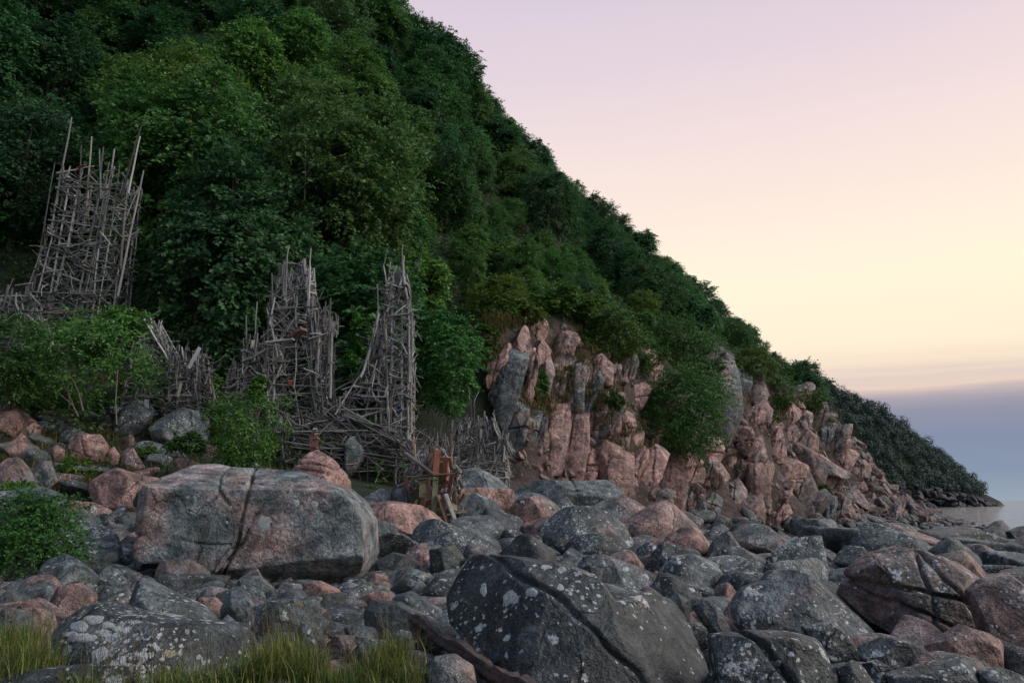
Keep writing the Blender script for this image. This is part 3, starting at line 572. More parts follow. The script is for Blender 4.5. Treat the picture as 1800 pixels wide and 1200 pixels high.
    ('boulder', [(112, 780), (132, 762), (173, 762), (187, 782), (182, 812), (148, 814), (116, 802)], 'rounded pink outcrop split by cracks on the left bank', (0.95, 0.1, 0.6), dict(p=2.5, joints=[((1, 0, 0.5), 0.3, 0.02, 0.08), ((0.3, 0, 1), -0.2, 0.02, 0.06)])),
    ('stone', [(86, 792), (98, 780), (112, 790), (112, 812), (90, 812)], 'small pink rock left of the rounded pink outcrop', (0.9, 0.1, 0.5), dict(sub=5)),
    ('stone', [(186, 790), (196, 780), (210, 800), (206, 818), (188, 812)], 'narrow pink rock right of the rounded pink outcrop', (0.85, 0.2, 0.5), dict(sub=5)),
    ('stone', [(208, 795), (228, 784), (254, 822), (236, 832), (214, 822)], 'slanting pink striped rock above the pink angular boulder', (0.8, 0.2, 0.5), dict(sub=5)),
    ('boulder', [(-25, 815), (0, 804), (25, 802), (42, 820), (58, 847), (62, 872), (20, 880), (-25, 870)], 'pinkish grey rock at the left edge below the bank', (0.6, 0.2, 0.55), dict(p=2.7)),
    ('boulder', [(45, 822), (63, 809), (84, 809), (98, 843), (96, 868), (66, 866)], 'purple-grey pointed rock right of the left-edge rock', (0.5, 0.3, 0.45), dict()),
    ('boulder', [(76, 884), (100, 876), (160, 882), (195, 897), (190, 918), (133, 920), (82, 905)], 'flat pinkish slab above the dark bush at left', (0.7, 0.3, 0.55), dict()),
    ('boulder', [(-25, 712), (0, 703), (25, 716), (62, 742), (40, 770), (-25, 768)], 'pink weathered rock in the bank at the far left edge', (0.8, 0.15, 0.5), dict(p=3)),
    ('stone', [(30, 752), (55, 738), (72, 752), (68, 772), (38, 774)], 'pink rock jutting from the grassy left bank', (0.9, 0.1, 0.55), dict(sub=5)),
    ('boulder', [(585, 625), (592, 590), (610, 582), (622, 600), (622, 640), (600, 650)], 'pale grey rock face behind the middle driftwood tower', (0.2, 0.2, 0.85), dict(depth=41, p=3.2)),
    ('boulder', [(600, 775), (615, 765), (640, 768), (645, 790), (610, 795)], 'grey rock caught between the middle and right driftwood towers', (0.2, 0.3, 0.65), dict(depth=30.5, sub=5)),
    ('boulder', [(686, 862), (700, 850), (722, 856), (724, 876), (694, 880)], 'dark round stone left of the painted driftwood heap', (0.05, 0.3, 0.35), dict(depth=26.5, sub=5)),
]
for i, (nm, poly, lab, colr, op) in enumerate(B):
    kw = dict(seed=100 + i * 3); kw.update(op)
    traced(nm, poly, lab, colr, cat='boulder' if nm == 'boulder' else 'stone', **kw)

# ------------------------------------------------------------------ the other beach stones
def gem(seed, sub, p=9, flat=(1, 1, 0.7)):
    """a rounded many-sided stone of unit size"""
    rnd = np.random.RandomState(seed); n = rnd.normal(size=(13, 3)); n /= np.linalg.norm(n, axis=1)[:, None]
    h = rnd.uniform(0.72, 1.0, 13); D, Fc = ico(sub)
    g = (np.maximum(D @ n.T / h, 0) ** p).sum(1) ** (1 / p); r = 1 / np.maximum(g, 0.55)
    V = D * r[:, None] * np.asarray(flat)
    return roughen(V, 0.06, 0.7, seed, 5, 0.02), Fc
GEMS = []
for s in range(14):
    V, Fc = gem(300 + s, 5, p=random.Random(s).choice([7, 12, 20, 30]), flat=(1.0, 0.85, random.Random(s + 5).uniform(0.55, 0.8)))
    GEMS.append(mk_mesh('stone', V, Fc, True, [M_ROCK]))
rng = np.random.RandomState(4)
BEACH = [(-120, 960), (0, 905), (70, 885), (150, 880), (255, 905), (300, 850), (500, 868), (640, 862), (720, 890), (800, 900), (900, 870), (1000, 890), (1150, 902), (1300, 910), (1450, 917), (1600, 910), (1690, 916), (1900, 922), (1900, 1300), (-120, 1300)]
placed = []
def free(x, y, r, kk):
    for (fx, fy, hw, hd) in foot:
        if abs(x - fx) < hw * 0.9 + r * 0.35 and abs(y - fy) < hd * 0.95 + r * 0.3: return False
    for (qx, qy, qr) in placed:
        if (x - qx) ** 2 + (y - qy) ** 2 < (kk * (r + qr)) ** 2: return False
    return True
fill = []
for rr, tries, kk in ((1.4, 50, 0.8), (1.0, 260, 0.78), (0.72, 1100, 0.76), (0.5, 3200, 0.72), (0.34, 5200, 0.70)):
    for _ in range(tries):
        px = rng.uniform(-110, 1890); py = 905 + (rng.rand() ** 1.5) * 350
        if not inpoly(BEACH, px, py): continue
        h_ = hit(px, py)
        if h_ is None: continue
        r = rr * rng.uniform(0.8, 1.2)
        if h_[1] > 52 and r > 0.75: continue
        wpx = r / h_[1] * F
        if wpx > 75 or wpx < 6.5 or (px < 800 and py > 1020 and wpx > 45): continue
        if free(h_[0], h_[1], r, kk):
            placed.append((h_[0], h_[1], r)); fill.append((h_[0], h_[1], h_[2], r, wpx, px, py))
fill.sort(key=lambda f: -f[4])
main, rest = fill[:205], fill[205:]
def stone_color(px, rnd):
    t = rnd.rand()
    if t < 0.11: return (0.9, 0.12, 0.62), 'pinkish'
    if t < 0.33: return (0.62, 0.3, 0.56), 'brown-grey'
    if t < 0.62: return (0.1, 0.55, 0.46), 'lichen-spotted'
    if t < 0.80: return (0.2, 0.3, 0.66), 'grey'
    return (0.02, 0.4, 0.25), 'dark'
brng = np.random.RandomState(91); bankst = []
for _ in range(900):                                       # stones of the left bank
    px = brng.uniform(-20, 420); py = brng.uniform(735, 872); h_ = hit(px, py); r = brng.uniform(0.25, 0.75)
    if h_ is None or h_[1] > 34 or len(bankst) >= 46: continue
    if free(h_[0], h_[1], r, 0.85): placed.append((h_[0], h_[1], r)); bankst.append((h_[0], h_[1], h_[2], r, r / h_[1] * F, px, py))
recs = []
for (x, y, z, r, wpx, px, py) in main + bankst:
    colr, word = stone_color(px, rng)
    o = link('stone', GEMS[rng.randint(14)], loc=(x, y, z + r * 0.22), rot=(rng.uniform(-0.35, 0.35), rng.uniform(-0.35, 0.35), rng.uniform(0, 6.28)), scale=(r * rng.uniform(0.9, 1.3), r * rng.uniform(0.8, 1.1), r * rng.uniform(0.8, 1.15)))
    o.color = (*colr, 1); recs.append((o, word, wpx, px, py))
ZN = {}
def zone(px, py):
    if px < 430 and py < 873: return 'on the left bank ' + ('by the left edge' if px < 70 else 'left of the pink outcrop' if px < 150 else 'above the pink angular boulder' if px < 270 else 'above the huge block')
    if py < 945: a = 'on the far beach'
    elif py < 1000: a = 'on the mid beach'
    elif py < 1075: a = 'on the near beach'
    else: a = 'at the bottom edge'
    names = [(130, 'by the left edge'), (300, 'left of the huge block'), (560, 'below the huge block'), (760, 'right of the huge block'), (960, 'below the driftwood'), (1160, 'under the cliff\'s left half'), (1360, 'under the cliff bush'), (1560, 'under the cliff\'s right end'), (1700, 'below the headland'), (9999, 'by the right edge')]
    for lim, b in names:
        if px < lim: return a + ' ' + b
for rec in recs: ZN.setdefault((rec[1], zone(rec[3], rec[4])), []).append(rec)
for (word, zn), lst in ZN.items():
    lst.sort(key=lambda t: t[3])
    for i, (o, w_, wpx, px, py) in enumerate(lst):
        tag(o, f'{word} {"boulder" if wpx > 38 else "stone"} {zn}' + ('' if len(lst) == 1 else f', {nth(i, len(lst))}'), 'stone', 'loose stones of the beach')
# what is too small to count: one object
D3, F3 = ico(3); small = [gem(500 + s, 2) for s in range(8)]; medium = [gem(540 + s, 3) for s in range(8)]
def scatter_small(n, rlo, rhi, out):
    c = 0
    while c < n:
        px = rng.uniform(-110, 1890); py = 900 + rng.rand() ** 1.3 * 340
        h_ = hit(px, py); c += 1
        if h_ is None or not inpoly(BEACH, px, py): continue
        r = rng.uniform(rlo, rhi) * (0.5 + min(h_[1], 40) / 40)
        out.append((h_[0], h_[1], h_[2], r))
bits = [(x, y, z, r) for (x, y, z, r, *_q) in rest]; scatter_small(2600, 0.09, 0.26, bits)
VV, FF, b0 = [], [], 0
for (x, y, z, r) in bits:
    V, Fc = (small if r < 0.3 else medium)[rng.randint(8)]; a = rng.uniform(0, 6.28); ca, sa = math.cos(a), math.sin(a)
    S = V * (r * np.array([rng.uniform(.8, 1.3), rng.uniform(.8, 1.2), rng.uniform(.7, 1.1)]))
    VV.append(np.stack([S[:, 0] * ca - S[:, 1] * sa + x, S[:, 0] * sa + S[:, 1] * ca + y, S[:, 2] + z + r * 0.2], 1)); FF.append(Fc + b0); b0 += len(V)
o = link('beach_pebbles', mk_mesh('beach_pebbles', np.vstack(VV), np.vstack(FF), True, [M_ROCK])); o.color = (0.3, 0.35, 0.4, 1)
tag(o, 'small cobbles and pebbles filling the gaps between the boulders', 'pebbles', kind='stuff')

# ------------------------------------------------------------------ cliff blocks: jointed granite, cell by cell
def voronoi(S, ok):
    """cells of the sites S (clipped polygons); only those where ok"""
    cells = []
    for i in range(len(S)):
        if not ok[i]: cells.append(None); continue
        d = np.linalg.norm(S - S[i], axis=1); nb = np.argsort(d)[1:26]; L = 6.0
        poly = [S[i] + np.array(v) * L for v in ((-1, -1), (1, -1), (1, 1), (-1, 1))]
        for j in nb:
            mid = (S[i] + S[j]) / 2; nrm = S[j] - S[i]; new = []
            for a in range(len(poly)):
                A, B_ = poly[a - 1], poly[a]; da = (A - mid) @ nrm; db = (B_ - mid) @ nrm
                if da <= 0: new.append(A)
                if (da < 0) != (db < 0) and abs(da - db) > 1e-12: new.append(A + (B_ - A) * da / (da - db))
            poly = new
            if len(poly) < 3: break
        cells.append(np.array(poly) if len(poly) >= 3 else None)
    return cells
crng = np.random.RandomState(12)
def block_zone(x0, x1, y0, y1, sx, sy, leanx, okf, minr=0.62):
    """jittered sites in photo pixels; columns lean by leanx"""
    S = []; tries = 0
    A = (x1 - x0) / sx * (y1 - y0) / sy
    def tr(px, py): return np.array([(px - leanx * (800 - py)) / sx, py / sy])
    def inv(q): return np.array([q[0] * sx + leanx * (800 - q[1] * sy), q[1] * sy])
    while tries < A * 14:
        tries += 1; px = crng.uniform(x0, x1); py = crng.uniform(y0, y1); q = tr(px, py)
        rr = minr * (0.34 + 1.75 * max(0.0, vnoise(np.array([[px / 38, py / 45, 3.0]]), 8)[0] * 0.5 + 0.5) ** 2)
        if all((q[0] - s[0]) ** 2 + (q[1] - s[1]) ** 2 > rr * rr for s in S): S.append(q)
    S = np.array(S); P = np.array([inv(q) for q in S])
    ok = inpoly(CLIFF, P[:, 0], P[:, 1]) & np.array([okf(p[0]) for p in P])
    return [np.array([inv(v) for v in c]) for c in voronoi(S, ok) if c is not None]
cells = block_zone(820, 1130, 520, 900, 40, 130, 0.27, lambda x: x < 1075) + block_zone(1040, 1680, 560, 960, 44, 74, 0.42, lambda x: x >= 1075)
nblock = 0
for ci, poly in enumerate(cells):
    c = poly.mean(0); h_ = hit(*c)
    if h_ is None or h_[1] > 112 or h_[1] < 40: continue
    n = hnormal(h_[0], h_[1], 2.0); view = np.array([-h_[0], -h_[1], EYE - h_[2]]); view /= np.linalg.norm(view)
    n = n * 0.45 + view * 0.8; n[2] = max(n[2], -0.05); n /= np.linalg.norm(n)
    poly = c + (poly - c) * 1.18
    x, y, z = ray(poly[:, 0], poly[:, 1]); dv = np.stack([x, y, z], 1); t = ((h_ - np.array([0, 0, EYE])) @ n) / (dv @ n)
    Wp = dv * t[:, None] + np.array([0, 0, EYE])
    ex = np.cross(np.array([0, 0, 1.0]), n); ex = -ex / np.linalg.norm(ex) if ex[0] < 0 else ex / np.linalg.norm(ex)
    ez = np.cross(n, ex); ez = ez if ez[2] > 0 else -ez
    L = np.stack([(Wp - h_) @ ex, (Wp - h_) @ ez], 1)
    if np.ptp(L[:, 0]) > 9 or np.ptp(L[:, 1]) > 9: continue
    cc, r = star(L, 3); size = float(r.mean())
    big = vnoise(np.array([[c[0] / 95, c[1] / 120, 1.0]]), 77)[0]
    out_ = max(0.14, 0.36 + 0.6 * big + crng.uniform(-0.2, 0.4)) * min(1.2, 0.5 + size * 0.5)
    tf = 0.28 * size + 0.2; V, Fc = pillow(r, tf, 0.7 * size + 0.6, crng.uniform(9, 18), 5 if np.ptp(poly[:, 0]) * np.ptp(poly[:, 1]) > 3600 else 4)
    nn = np.array([crng.uniform(-0.75, 0.75), -1, crng.uniform(-0.2, 0.85)]); nn /= np.linalg.norm(nn); V = cut(V, nn, tf * crng.uniform(0.5, 0.85), 0.0)
    for q in range(11):
        nn = np.array([crng.uniform(-1, 1), -crng.uniform(0.3, 1), crng.uniform(-0.4, 1)]); nn /= np.linalg.norm(nn); V = cut(V, nn, (V @ nn).max() * crng.uniform(0.66, 0.94), 0.0)
    for q in range(int(crng.randint(1, 4))):
        nn = np.array([1, crng.uniform(-0.2, 0.2), -0.3 + crng.uniform(-0.25, 0.25)]) if crng.rand() < 0.72 else np.array([crng.uniform(-0.3, 0.3), 0, 1.0])
        V = crack(V, nn, crng.uniform(-0.55, 0.55) * size * 0.8, 0.03 + 0.012 * size, 0.24 * size, 700 + ci + q, wob=0.06)
    V = roughen(V, 0.018 * size, size * 0.45, 900 + ci, 4, 0.012 * size)
    V = V + np.array([0, tf * 0.55 - out_, 0])
    G = (h_ + ex * cc[0] + ez * cc[1]) + V[:, :1] * ex - V[:, 1:2] * n + V[:, 2:3] * ez
    loc = G.mean(0)
    o = link('rock_block', mk_mesh('rock_block', G - loc, Fc, False, [M_ROCK]), parent=cliff, loc=loc)
    gp = vnoise(np.array([[c[0] / 60, c[1] / 75, 9.0]]), 31)[0] + crng.uniform(-0.35, 0.35)
    low = c[1] > 845 and c[0] > 1100
    o.color = (float(np.clip(0.74 + 0.65 * gp - (0.25 if low else 0), 0.1, 1)), float(np.clip(0.22 - 0.2 * gp + crng.uniform(-0.1, 0.15), 0, 0.6)), float(np.clip(0.62 + crng.uniform(-0.2, 0.2) - (0.18 if low else 0), 0.15, 0.9)), 1)
    nblock += 1
for _ in range(400):
    if nblock >= 270: break
    px = crng.uniform(1430, 1650); py = crng.uniform(740, 918); h_ = hit(px, py)
    if h_ is None or h_[1] < 60 or h_[1] > 118 or h_[2] < 0.3 or px < 1500 and py < 850: continue
    r = crng.uniform(0.35, 0.8)
    o = link('rock_block', GEMS[crng.randint(14)], cliff, h_ + np.array([0, 0.1, 0.0]), (crng.uniform(-.6, .6), crng.uniform(-.6, .6), crng.uniform(0, 6.28)), (r, r * crng.uniform(.7, 1), r * crng.uniform(.8, 1.7)))
    o.color = (float(crng.uniform(0.4, 0.9)), float(crng.uniform(0, 0.35)), float(crng.uniform(0.25, 0.55)), 1); nblock += 1
# the small rubble in the clefts, too much to count
VV, FF, b0 = [], [], 0
rub = [gem(800 + s_, 3, p=24) for s_ in range(6)]
for _ in range(650):
    px = crng.uniform(850, 1620); py = crng.uniform(575, 912)
    if not inpoly(CLIFF, px, py): continue
    h_ = hit(px, py)
    if h_ is None or h_[1] < 40 or h_[1] > 110: continue
    V, Fc = rub[crng.randint(6)]; r = crng.uniform(0.12, 0.4) * (0.7 + h_[1] / 120); a = crng.uniform(0, 6.28); ca, sa = math.cos(a), math.sin(a)
    S = V * (r * np.array([crng.uniform(.6, 1.1), crng.uniform(.6, 1.0), crng.uniform(.9, 2.0)])); S[:, 0] += S[:, 2] * 0.25
    VV.append(np.stack([S[:, 0] * ca - S[:, 1] * sa + h_[0], S[:, 0] * sa + S[:, 1] * ca + h_[1], S[:, 2] + h_[2]], 1)); FF.append(Fc + b0); b0 += len(V)
o = link('rock_rubble', mk_mesh('rock_rubble', np.vstack(VV), np.vstack(FF), False, [M_ROCK]), cliff); o.color = (0.62, 0.2, 0.45, 1); o['kind'] = 'stuff'
# the larger slabs of the cliff, each traced
for i_, (poly, colr, op) in enumerate([
    ([(860, 700), (866, 645), (884, 602), (905, 578), (930, 575), (938, 600), (920, 670), (902, 735), (888, 772), (876, 745)], (0.25, 0.5, 0.45), {}),
    ([(905, 745), (925, 670), (938, 600), (950, 585), (952, 620), (940, 690), (925, 760), (908, 800)], (0.85, 0.3, 0.6), {}),
    ([(932, 838), (944, 765), (975, 700), (1008, 682), (1003, 755), (985, 838)], (0.9, 0.1, 0.62), {}),
    ([(985, 842), (996, 755), (1018, 700), (1040, 700), (1036, 780), (1022, 842)], (0.85, 0.15, 0.6), {}),
    ([(992, 690), (1005, 640), (1020, 612), (1034, 640), (1024, 695)], (0.45, 0.5, 0.5), {}),
    ([(970, 620), (985, 580), (1015, 572), (1022, 600), (1000, 625)], (0.8, 0.2, 0.5), {}),
    ([(1040, 800), (1050, 765), (1085, 780), (1115, 802), (1112, 850), (1060, 860)], (0.95, 0.1, 0.6), {}),
    ([(1035, 680), (1045, 625), (1060, 616), (1082, 640), (1075, 680)], (0.85, 0.2, 0.55), {}),
    ([(1234, 705), (1240, 660), (1262, 626), (1285, 610), (1299, 635), (1302, 700), (1270, 716)], (0.45, 0.05, 0.6), dict(p=2.6)),
    ([(1302, 695), (1310, 662), (1345, 660), (1352, 695), (1330, 710)], (0.55, 0.15, 0.5), {}),
    ([(1378, 770), (1392, 756), (1413, 774), (1449, 808), (1500, 832), (1470, 842), (1440, 838), (1434, 858), (1398, 852), (1394, 795)], (0.65, 0.15, 0.55), {}),
    ([(1310, 850), (1320, 806), (1342, 803), (1350, 850), (1328, 860)], (0.95, 0.1, 0.5), {}),
    ([(1358, 848), (1366, 806), (1394, 810), (1398, 850)], (0.9, 0.15, 0.58), {}),
    ([(1225, 832), (1240, 798), (1262, 800), (1282, 838), (1255, 848)], (0.7, 0.2, 0.6), {}),
    ([(1298, 898), (1305, 862), (1340, 866), (1345, 900)], (0.8, 0.1, 0.5), {}),
    ([(1462, 912), (1466, 885), (1500, 886), (1506, 914)], (0.7, 0.05, 0.45), {}),
    ([(1150, 860), (1160, 815), (1200, 806), (1212, 840), (1196, 870)], (0.85, 0.15, 0.5), {})]):
    pc = np.array(poly, float).mean(0); h_ = hit(*pc); hb = hit(pc[0], max(q[1] for q in poly) - 4)
    if h_ is None: continue
    wpx_ = np.ptp(np.array(poly, float)[:, 0]); kw = dict(p=10, tk=0.55, lean=0.30, cuts=4, rough=0.016, smooth=1, joints=[((1, 0.1, -0.28), -0.35, 0.03, 0.14), ((1, 0.1, -0.25), 0.3, 0.03, 0.12), ((0.1, 0, 1), 0.15, 0.025, 0.08)]); kw.update(op)
    o = traced('rock_block', poly, None, colr, depth=h_[1] - 0.75 - wpx_ / F * h_[1] * 0.17, seed=2000 + i_ * 7, cat=None, **kw); o.parent = cliff; foot.pop(); nblock += 1
# single lichen discs that can be told apart: thin crusts lying on the stone
m, k = new_mat('lichen'); tcn = k.n('ShaderNodeTexCoord'); nn_ = k.noise(tcn.outputs['Object'], 26, 5, 0.7)
finish(k, k.n('ShaderNodeBsdfPrincipled', i_Base_Color=k.mix(k.ramp(k.noise(tcn.outputs['Object'], 60, 4, 0.75), [(0.50, 0.0), (0.60, 0.8)]), k.ramp(nn_, [(0.3, (0.20, 0.23, 0.22)), (0.5, (0.40, 0.43, 0.42)), (0.7, (0.58, 0.60, 0.59))]), (0.09, 0.10, 0.095)), i_Roughness=0.95, i_Normal=k.n('ShaderNodeBump', i_Strength=0.8, i_Distance=0.01, i_Height=nn_).outputs[0]).outputs[0]); M_LICHEN = m
DISCS = [(462, 920, 14, 14), (552, 887, 7, 7), (520, 884, 6, 7), (512, 920, 4, 4), (398, 918, 3, 3), (560, 1000, 3, 3), (935, 1040, 11, 9), (985, 1032, 6, 6), (1002, 1043, 4, 4), (898, 1050, 14, 12), (850, 1036, 6, 12), (960, 996, 10, 4), (1040, 1010, 6, 3),
         (140, 1100, 16, 10), (165, 1088, 18, 8), (125, 1118, 16, 9), (190, 1098, 12, 6), (150, 1120, 20, 8), (180, 1112, 12, 7), (110, 1130, 10, 6), (205, 1105, 8, 5), (350, 1155, 6, 5), (240, 1150, 9, 5), (265, 1133, 4, 3), (500, 1083, 8, 9), (172, 956, 6, 5),
         (1172, 1019, 0, 0), (1208, 980, 8, 4), (1190, 988, 8, 4), (1238, 993, 6, 5), (1240, 1067, 8, 4), (1151, 965, 6, 5), (1100, 1000, 6, 4), (1138, 1043, 7, 3), (1390, 1150, 6, 5), (1310, 1165, 5, 4), (1367, 1165, 6, 6), (1700, 1180, 5, 4), (1660, 1195, 5, 4)]
for di, (px, py, ra, rb) in enumerate(DISCS):
    best = None
    for o, V in TRACED:
        qx, qy = proj(V); near = np.hypot(qx - px, qy - py) < 6
        if near.any():
            yy = V[near, 1].min()
            if best is None or yy < best[0]: best = (yy, o, V, qx, qy)
    if best is None or ra == 0: continue
    yy, o, V, qx, qy = best; front = V[:, 1] < yy + 0.7; Vf, qx, qy = V[front], qx[front], qy[front]
    rows, L0 = [], np.array(o.location); lr_ = np.random.RandomState(di)
    ph = lr_.uniform(0, 6.28, 4); ths = np.arange(22) / 22 * 2 * math.pi
    wobr = 1 + 0.09 * np.sin(3 * ths + ph[0]) + 0.06 * np.sin(5 * ths + ph[1]) + 0.06 * np.sin(9 * ths + ph[2])
    P2 = [(px, py)]
    for f_ in (0.33, 0.66, 1.0): P2 += [(px + ra * f_ * w_ * math.cos(t_), py + rb * f_ * w_ * math.sin(t_)) for t_, w_ in zip(ths, wobr)]
    for n_, (a_, b_) in enumerate(P2):
        d2 = (qx - a_) ** 2 + (qy - b_) ** 2; jj = np.argsort(d2 + (Vf[:, 1] - yy) * 8)[:4]; wgt = 1 / (d2[jj] + 0.5); yv = (Vf[jj, 1] * wgt).sum() / wgt.sum()
        rows.append(at(a_, b_, yv - (0.016 if n_ < 45 else 0.004)) - L0)
    T = [(0, 1 + i, 1 + (i + 1) % 22) for i in range(22)]; Qd = [(1 + r_ * 22 + i, 1 + (r_ + 1) * 22 + i, 1 + (r_ + 1) * 22 + (i + 1) % 22, 1 + r_ * 22 + (i + 1) % 22) for r_ in range(2) for i in range(22)]
    link('lichen_patch', mk_mesh('lichen_patch', np.array(rows), [np.array(T), np.array(Qd)], True, [M_LICHEN]), o)
print('blocks', nblock, 'fill', len(fill))

# ------------------------------------------------------------------ foliage
def leaf_quads(Pc, U, Vd, size):
    """diamond leaves at Pc spanned by unit vectors U (length) and Vd (width)"""
    n = len(Pc); s = size[:, None]
    A = Pc - U * s * 0.5; B_ = Pc + Vd * s * 0.32; C_ = Pc + U * s * 0.55; D_ = Pc - Vd * s * 0.32
    V = np.stack([A, B_, C_, D_], 1).reshape(-1, 3); return V, np.arange(4 * n).reshape(n, 4)
def unit(a): return a / np.maximum(np.linalg.norm(a, axis=-1, keepdims=True), 1e-9)
def sprays(centres, outward, reach, n_spray, n_leaf, leaf, rnd, droop=0.35, spread=0.9):
    """leafy twigs that fan out from each centre, roughly level and hanging at the tips"""
    nC = len(centres)
    c = np.repeat(centres, n_spray, 0); o_ = np.repeat(outward, n_spray, 0); rc = np.repeat(reach, n_spray)
    d = unit(o_ * 0.7 + rnd.normal(size=(len(c), 3)) * np.array([spread, spread, spread * 0.55]))
    start = c + rnd.normal(size=(len(c), 3)) * rc[:, None] * 0.22
    side = unit(np.cross(d, np.array([0, 0, 1.0])) + 1e-6)
    t = np.tile(np.linspace(0.1, 1.0, n_leaf), len(c)); K = lambda a: np.repeat(a, n_leaf, 0)
    L = K(rc) * 0.95
    P = K(start) + K(d) * (t * L)[:, None]; P[:, 2] -= droop * (t ** 2) * L
    lat = rnd.uniform(-1, 1, len(t)) * (0.42 * (1.15 - t)) * L
    P = P + K(side) * lat[:, None] + rnd.normal(size=P.shape) * (0.045 * L)[:, None]
    U = unit(K(d) + K(side) * np.sign(lat)[:, None] * 0.8 + rnd.normal(size=P.shape) * 0.35 - np.array([0, 0, 0.3]))
    face = unit(np.repeat(o_, n_leaf, 0) * 0.9 + np.array([0, 0, 0.75]) + rnd.normal(size=P.shape) * 0.5)
    Vd = unit(np.cross(U, face))
    return leaf_quads(P, U, Vd, leaf * rnd.uniform(0.65, 1.35, len(P)))
def limb(path, r0, r1, sides=6):
    """tapered tube along a path"""
    path = np.asarray(path, float); n = len(path); V, Fc = [], []
    for i in range(n):
        d = path[min(i + 1, n - 1)] - path[max(i - 1, 0)]; d = d / np.linalg.norm(d)
        a = np.cross(d, [0.3, 1, 0.1]); a /= np.linalg.norm(a); b_ = np.cross(d, a); r = r0 + (r1 - r0) * i / (n - 1)
        for s in range(sides):
            th = 2 * math.pi * s / sides; V.append(path[i] + (a * math.cos(th) + b_ * math.sin(th)) * r)
    for i in range(n - 1):
        for s in range(sides):
            Fc.append((i * sides + s, i * sides + (s + 1) % sides, (i + 1) * sides + (s + 1) % sides, (i + 1) * sides + s))
    return np.array(V), np.array(Fc)
def join(parts):
    VV, FF, b = [], [], 0
    for V, Fc in parts: VV.append(V); FF.append(np.asarray(Fc) + b); b += len(V)
    return np.vstack(VV), np.vstack(FF)
def crown_mesh(name, seed, rx, rz, zc, nclump, nspray, nleaf, leaf, mat, lobes=5, reach=0.30, droop=0.35, low=-0.8):
    """a crown: several big lobes, each covered by clumps of leafy sprays, with gaps between"""
    rnd = np.random.RandomState(seed)
    lob = unit(rnd.normal(size=(lobes, 3))) * np.array([0.56 * rx, 0.56 * rx, 0.52 * rz]) * rnd.uniform(0.6, 1.15, (lobes, 1)); lr = rnd.uniform(0.38, 0.70, lobes)
    lob[0] = (0, 0, rz * 0.35)
    i = rnd.randint(lobes, size=nclump * 3); d = unit(rnd.normal(size=(nclump * 3, 3)) + np.array([0, 0, 0.25]))
    P = lob[i] + d * (lr[i] * rnd.uniform(0.72, 1.05, nclump * 3))[:, None] * np.array([rx, rx, rz])
    inside = np.zeros(len(P), bool)
    for q in range(lobes): inside |= (np.linalg.norm((P - lob[q]) / np.array([rx, rx, rz]), axis=1) < lr[q] * 0.66)
    keep = ~inside & (P[:, 2] > low * rz); P = P[keep][:nclump]
    out_ = unit(P / np.array([rx, rx, rz])) * np.array([1, 1, 0.5]); out_ = unit(out_ + 1e-6)
    P = P + np.array([0, 0, zc])
    V, Fc = sprays(P, out_, rnd.uniform(0.7, 1.3, len(P)) * reach * rx, nspray, nleaf, leaf, rnd, droop)
    return mk_mesh(name, V, Fc, False, [mat]), P
def trunk_mesh(name, seed, h, r, targets, mat, nlimb=7):
    rnd = np.random.RandomState(seed); top = np.array([rnd.normal() * 0.3, rnd.normal() * 0.3, h])
    path = [np.array([0, 0, -1.5])] + [top * t + np.array([math.sin(t * 5 + seed) * 0.15, math.cos(t * 4 + seed) * 0.12, 0]) * t for t in np.linspace(0.0, 1, 6)]
    parts = [limb(path, r, r * 0.25, 7)]
    for j in rnd.choice(len(targets), min(nlimb, len(targets)), replace=False):
        e = targets[j]; t = rnd.uniform(0.35, 0.85); s = top * t
        m_ = (s + e) / 2 + np.array([0, 0, 0.3]); parts.append(limb([s, m_, e], r * 0.38 * (1.1 - t * 0.5), 0.015, 5))
    V, Fc = join(parts); return mk_mesh(name, V, Fc, True, [mat])

KINDS = []
for s, (rx, rz, h, zc, ncl, nsp, nlf, leaf, lobes, reach, droop) in enumerate([
        (3.4, 3.7, 6.4, 3.6, 230, 8, 17, 0.185, 8, 0.27, 0.35), (3.1, 4.5, 7.6, 4.3, 230, 8, 17, 0.18, 7, 0.29, 0.45),
        (3.8, 3.4, 5.6, 3.3, 250, 8, 17, 0.19, 9, 0.26, 0.3), (2.7, 4.8, 7.9, 4.6, 210, 8, 17, 0.175, 7, 0.32, 0.55),
        (3.5, 4.0, 6.8, 3.9, 230, 9, 16, 0.16, 10, 0.25, 0.2), (2.9, 3.2, 5.2, 3.1, 190, 8, 16, 0.21, 7, 0.29, 0.4)]):
    cm_, tg = crown_mesh('tree_crown', 40 + s, rx, rz, zc, ncl, nsp, nlf, leaf, M_LEAF, lobes, reach, droop, low=-1.0)
    KINDS.append((cm_, trunk_mesh('tree_trunk', 60 + s, h, 0.2, tg, M_BARK), rx))
trng = np.random.RandomState(21)
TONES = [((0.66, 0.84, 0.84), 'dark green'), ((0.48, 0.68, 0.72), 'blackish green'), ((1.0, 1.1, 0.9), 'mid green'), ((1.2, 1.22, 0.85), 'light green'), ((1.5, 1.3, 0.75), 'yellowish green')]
def add_tree(x, y, kind, sc, tone, rotz=None, z=None, tilt=0.0):
    cmesh, tmesh, rx = KINDS[kind]
    z = float(H(x, y)) if z is None else z
    o = link('tree', None, loc=(x, y, z), rot=(tilt, 0, trng.uniform(0, 6.28) if rotz is None else rotz), scale=(sc * trng.uniform(0.92, 1.08), sc * trng.uniform(0.92, 1.08), sc * trng.uniform(0.9, 1.12)))
    o.empty_display_size = 0.3
    c_ = link('crown', cmesh, o); link('trunk', tmesh, o)
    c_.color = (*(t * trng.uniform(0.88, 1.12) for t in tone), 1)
    return o
trees = []
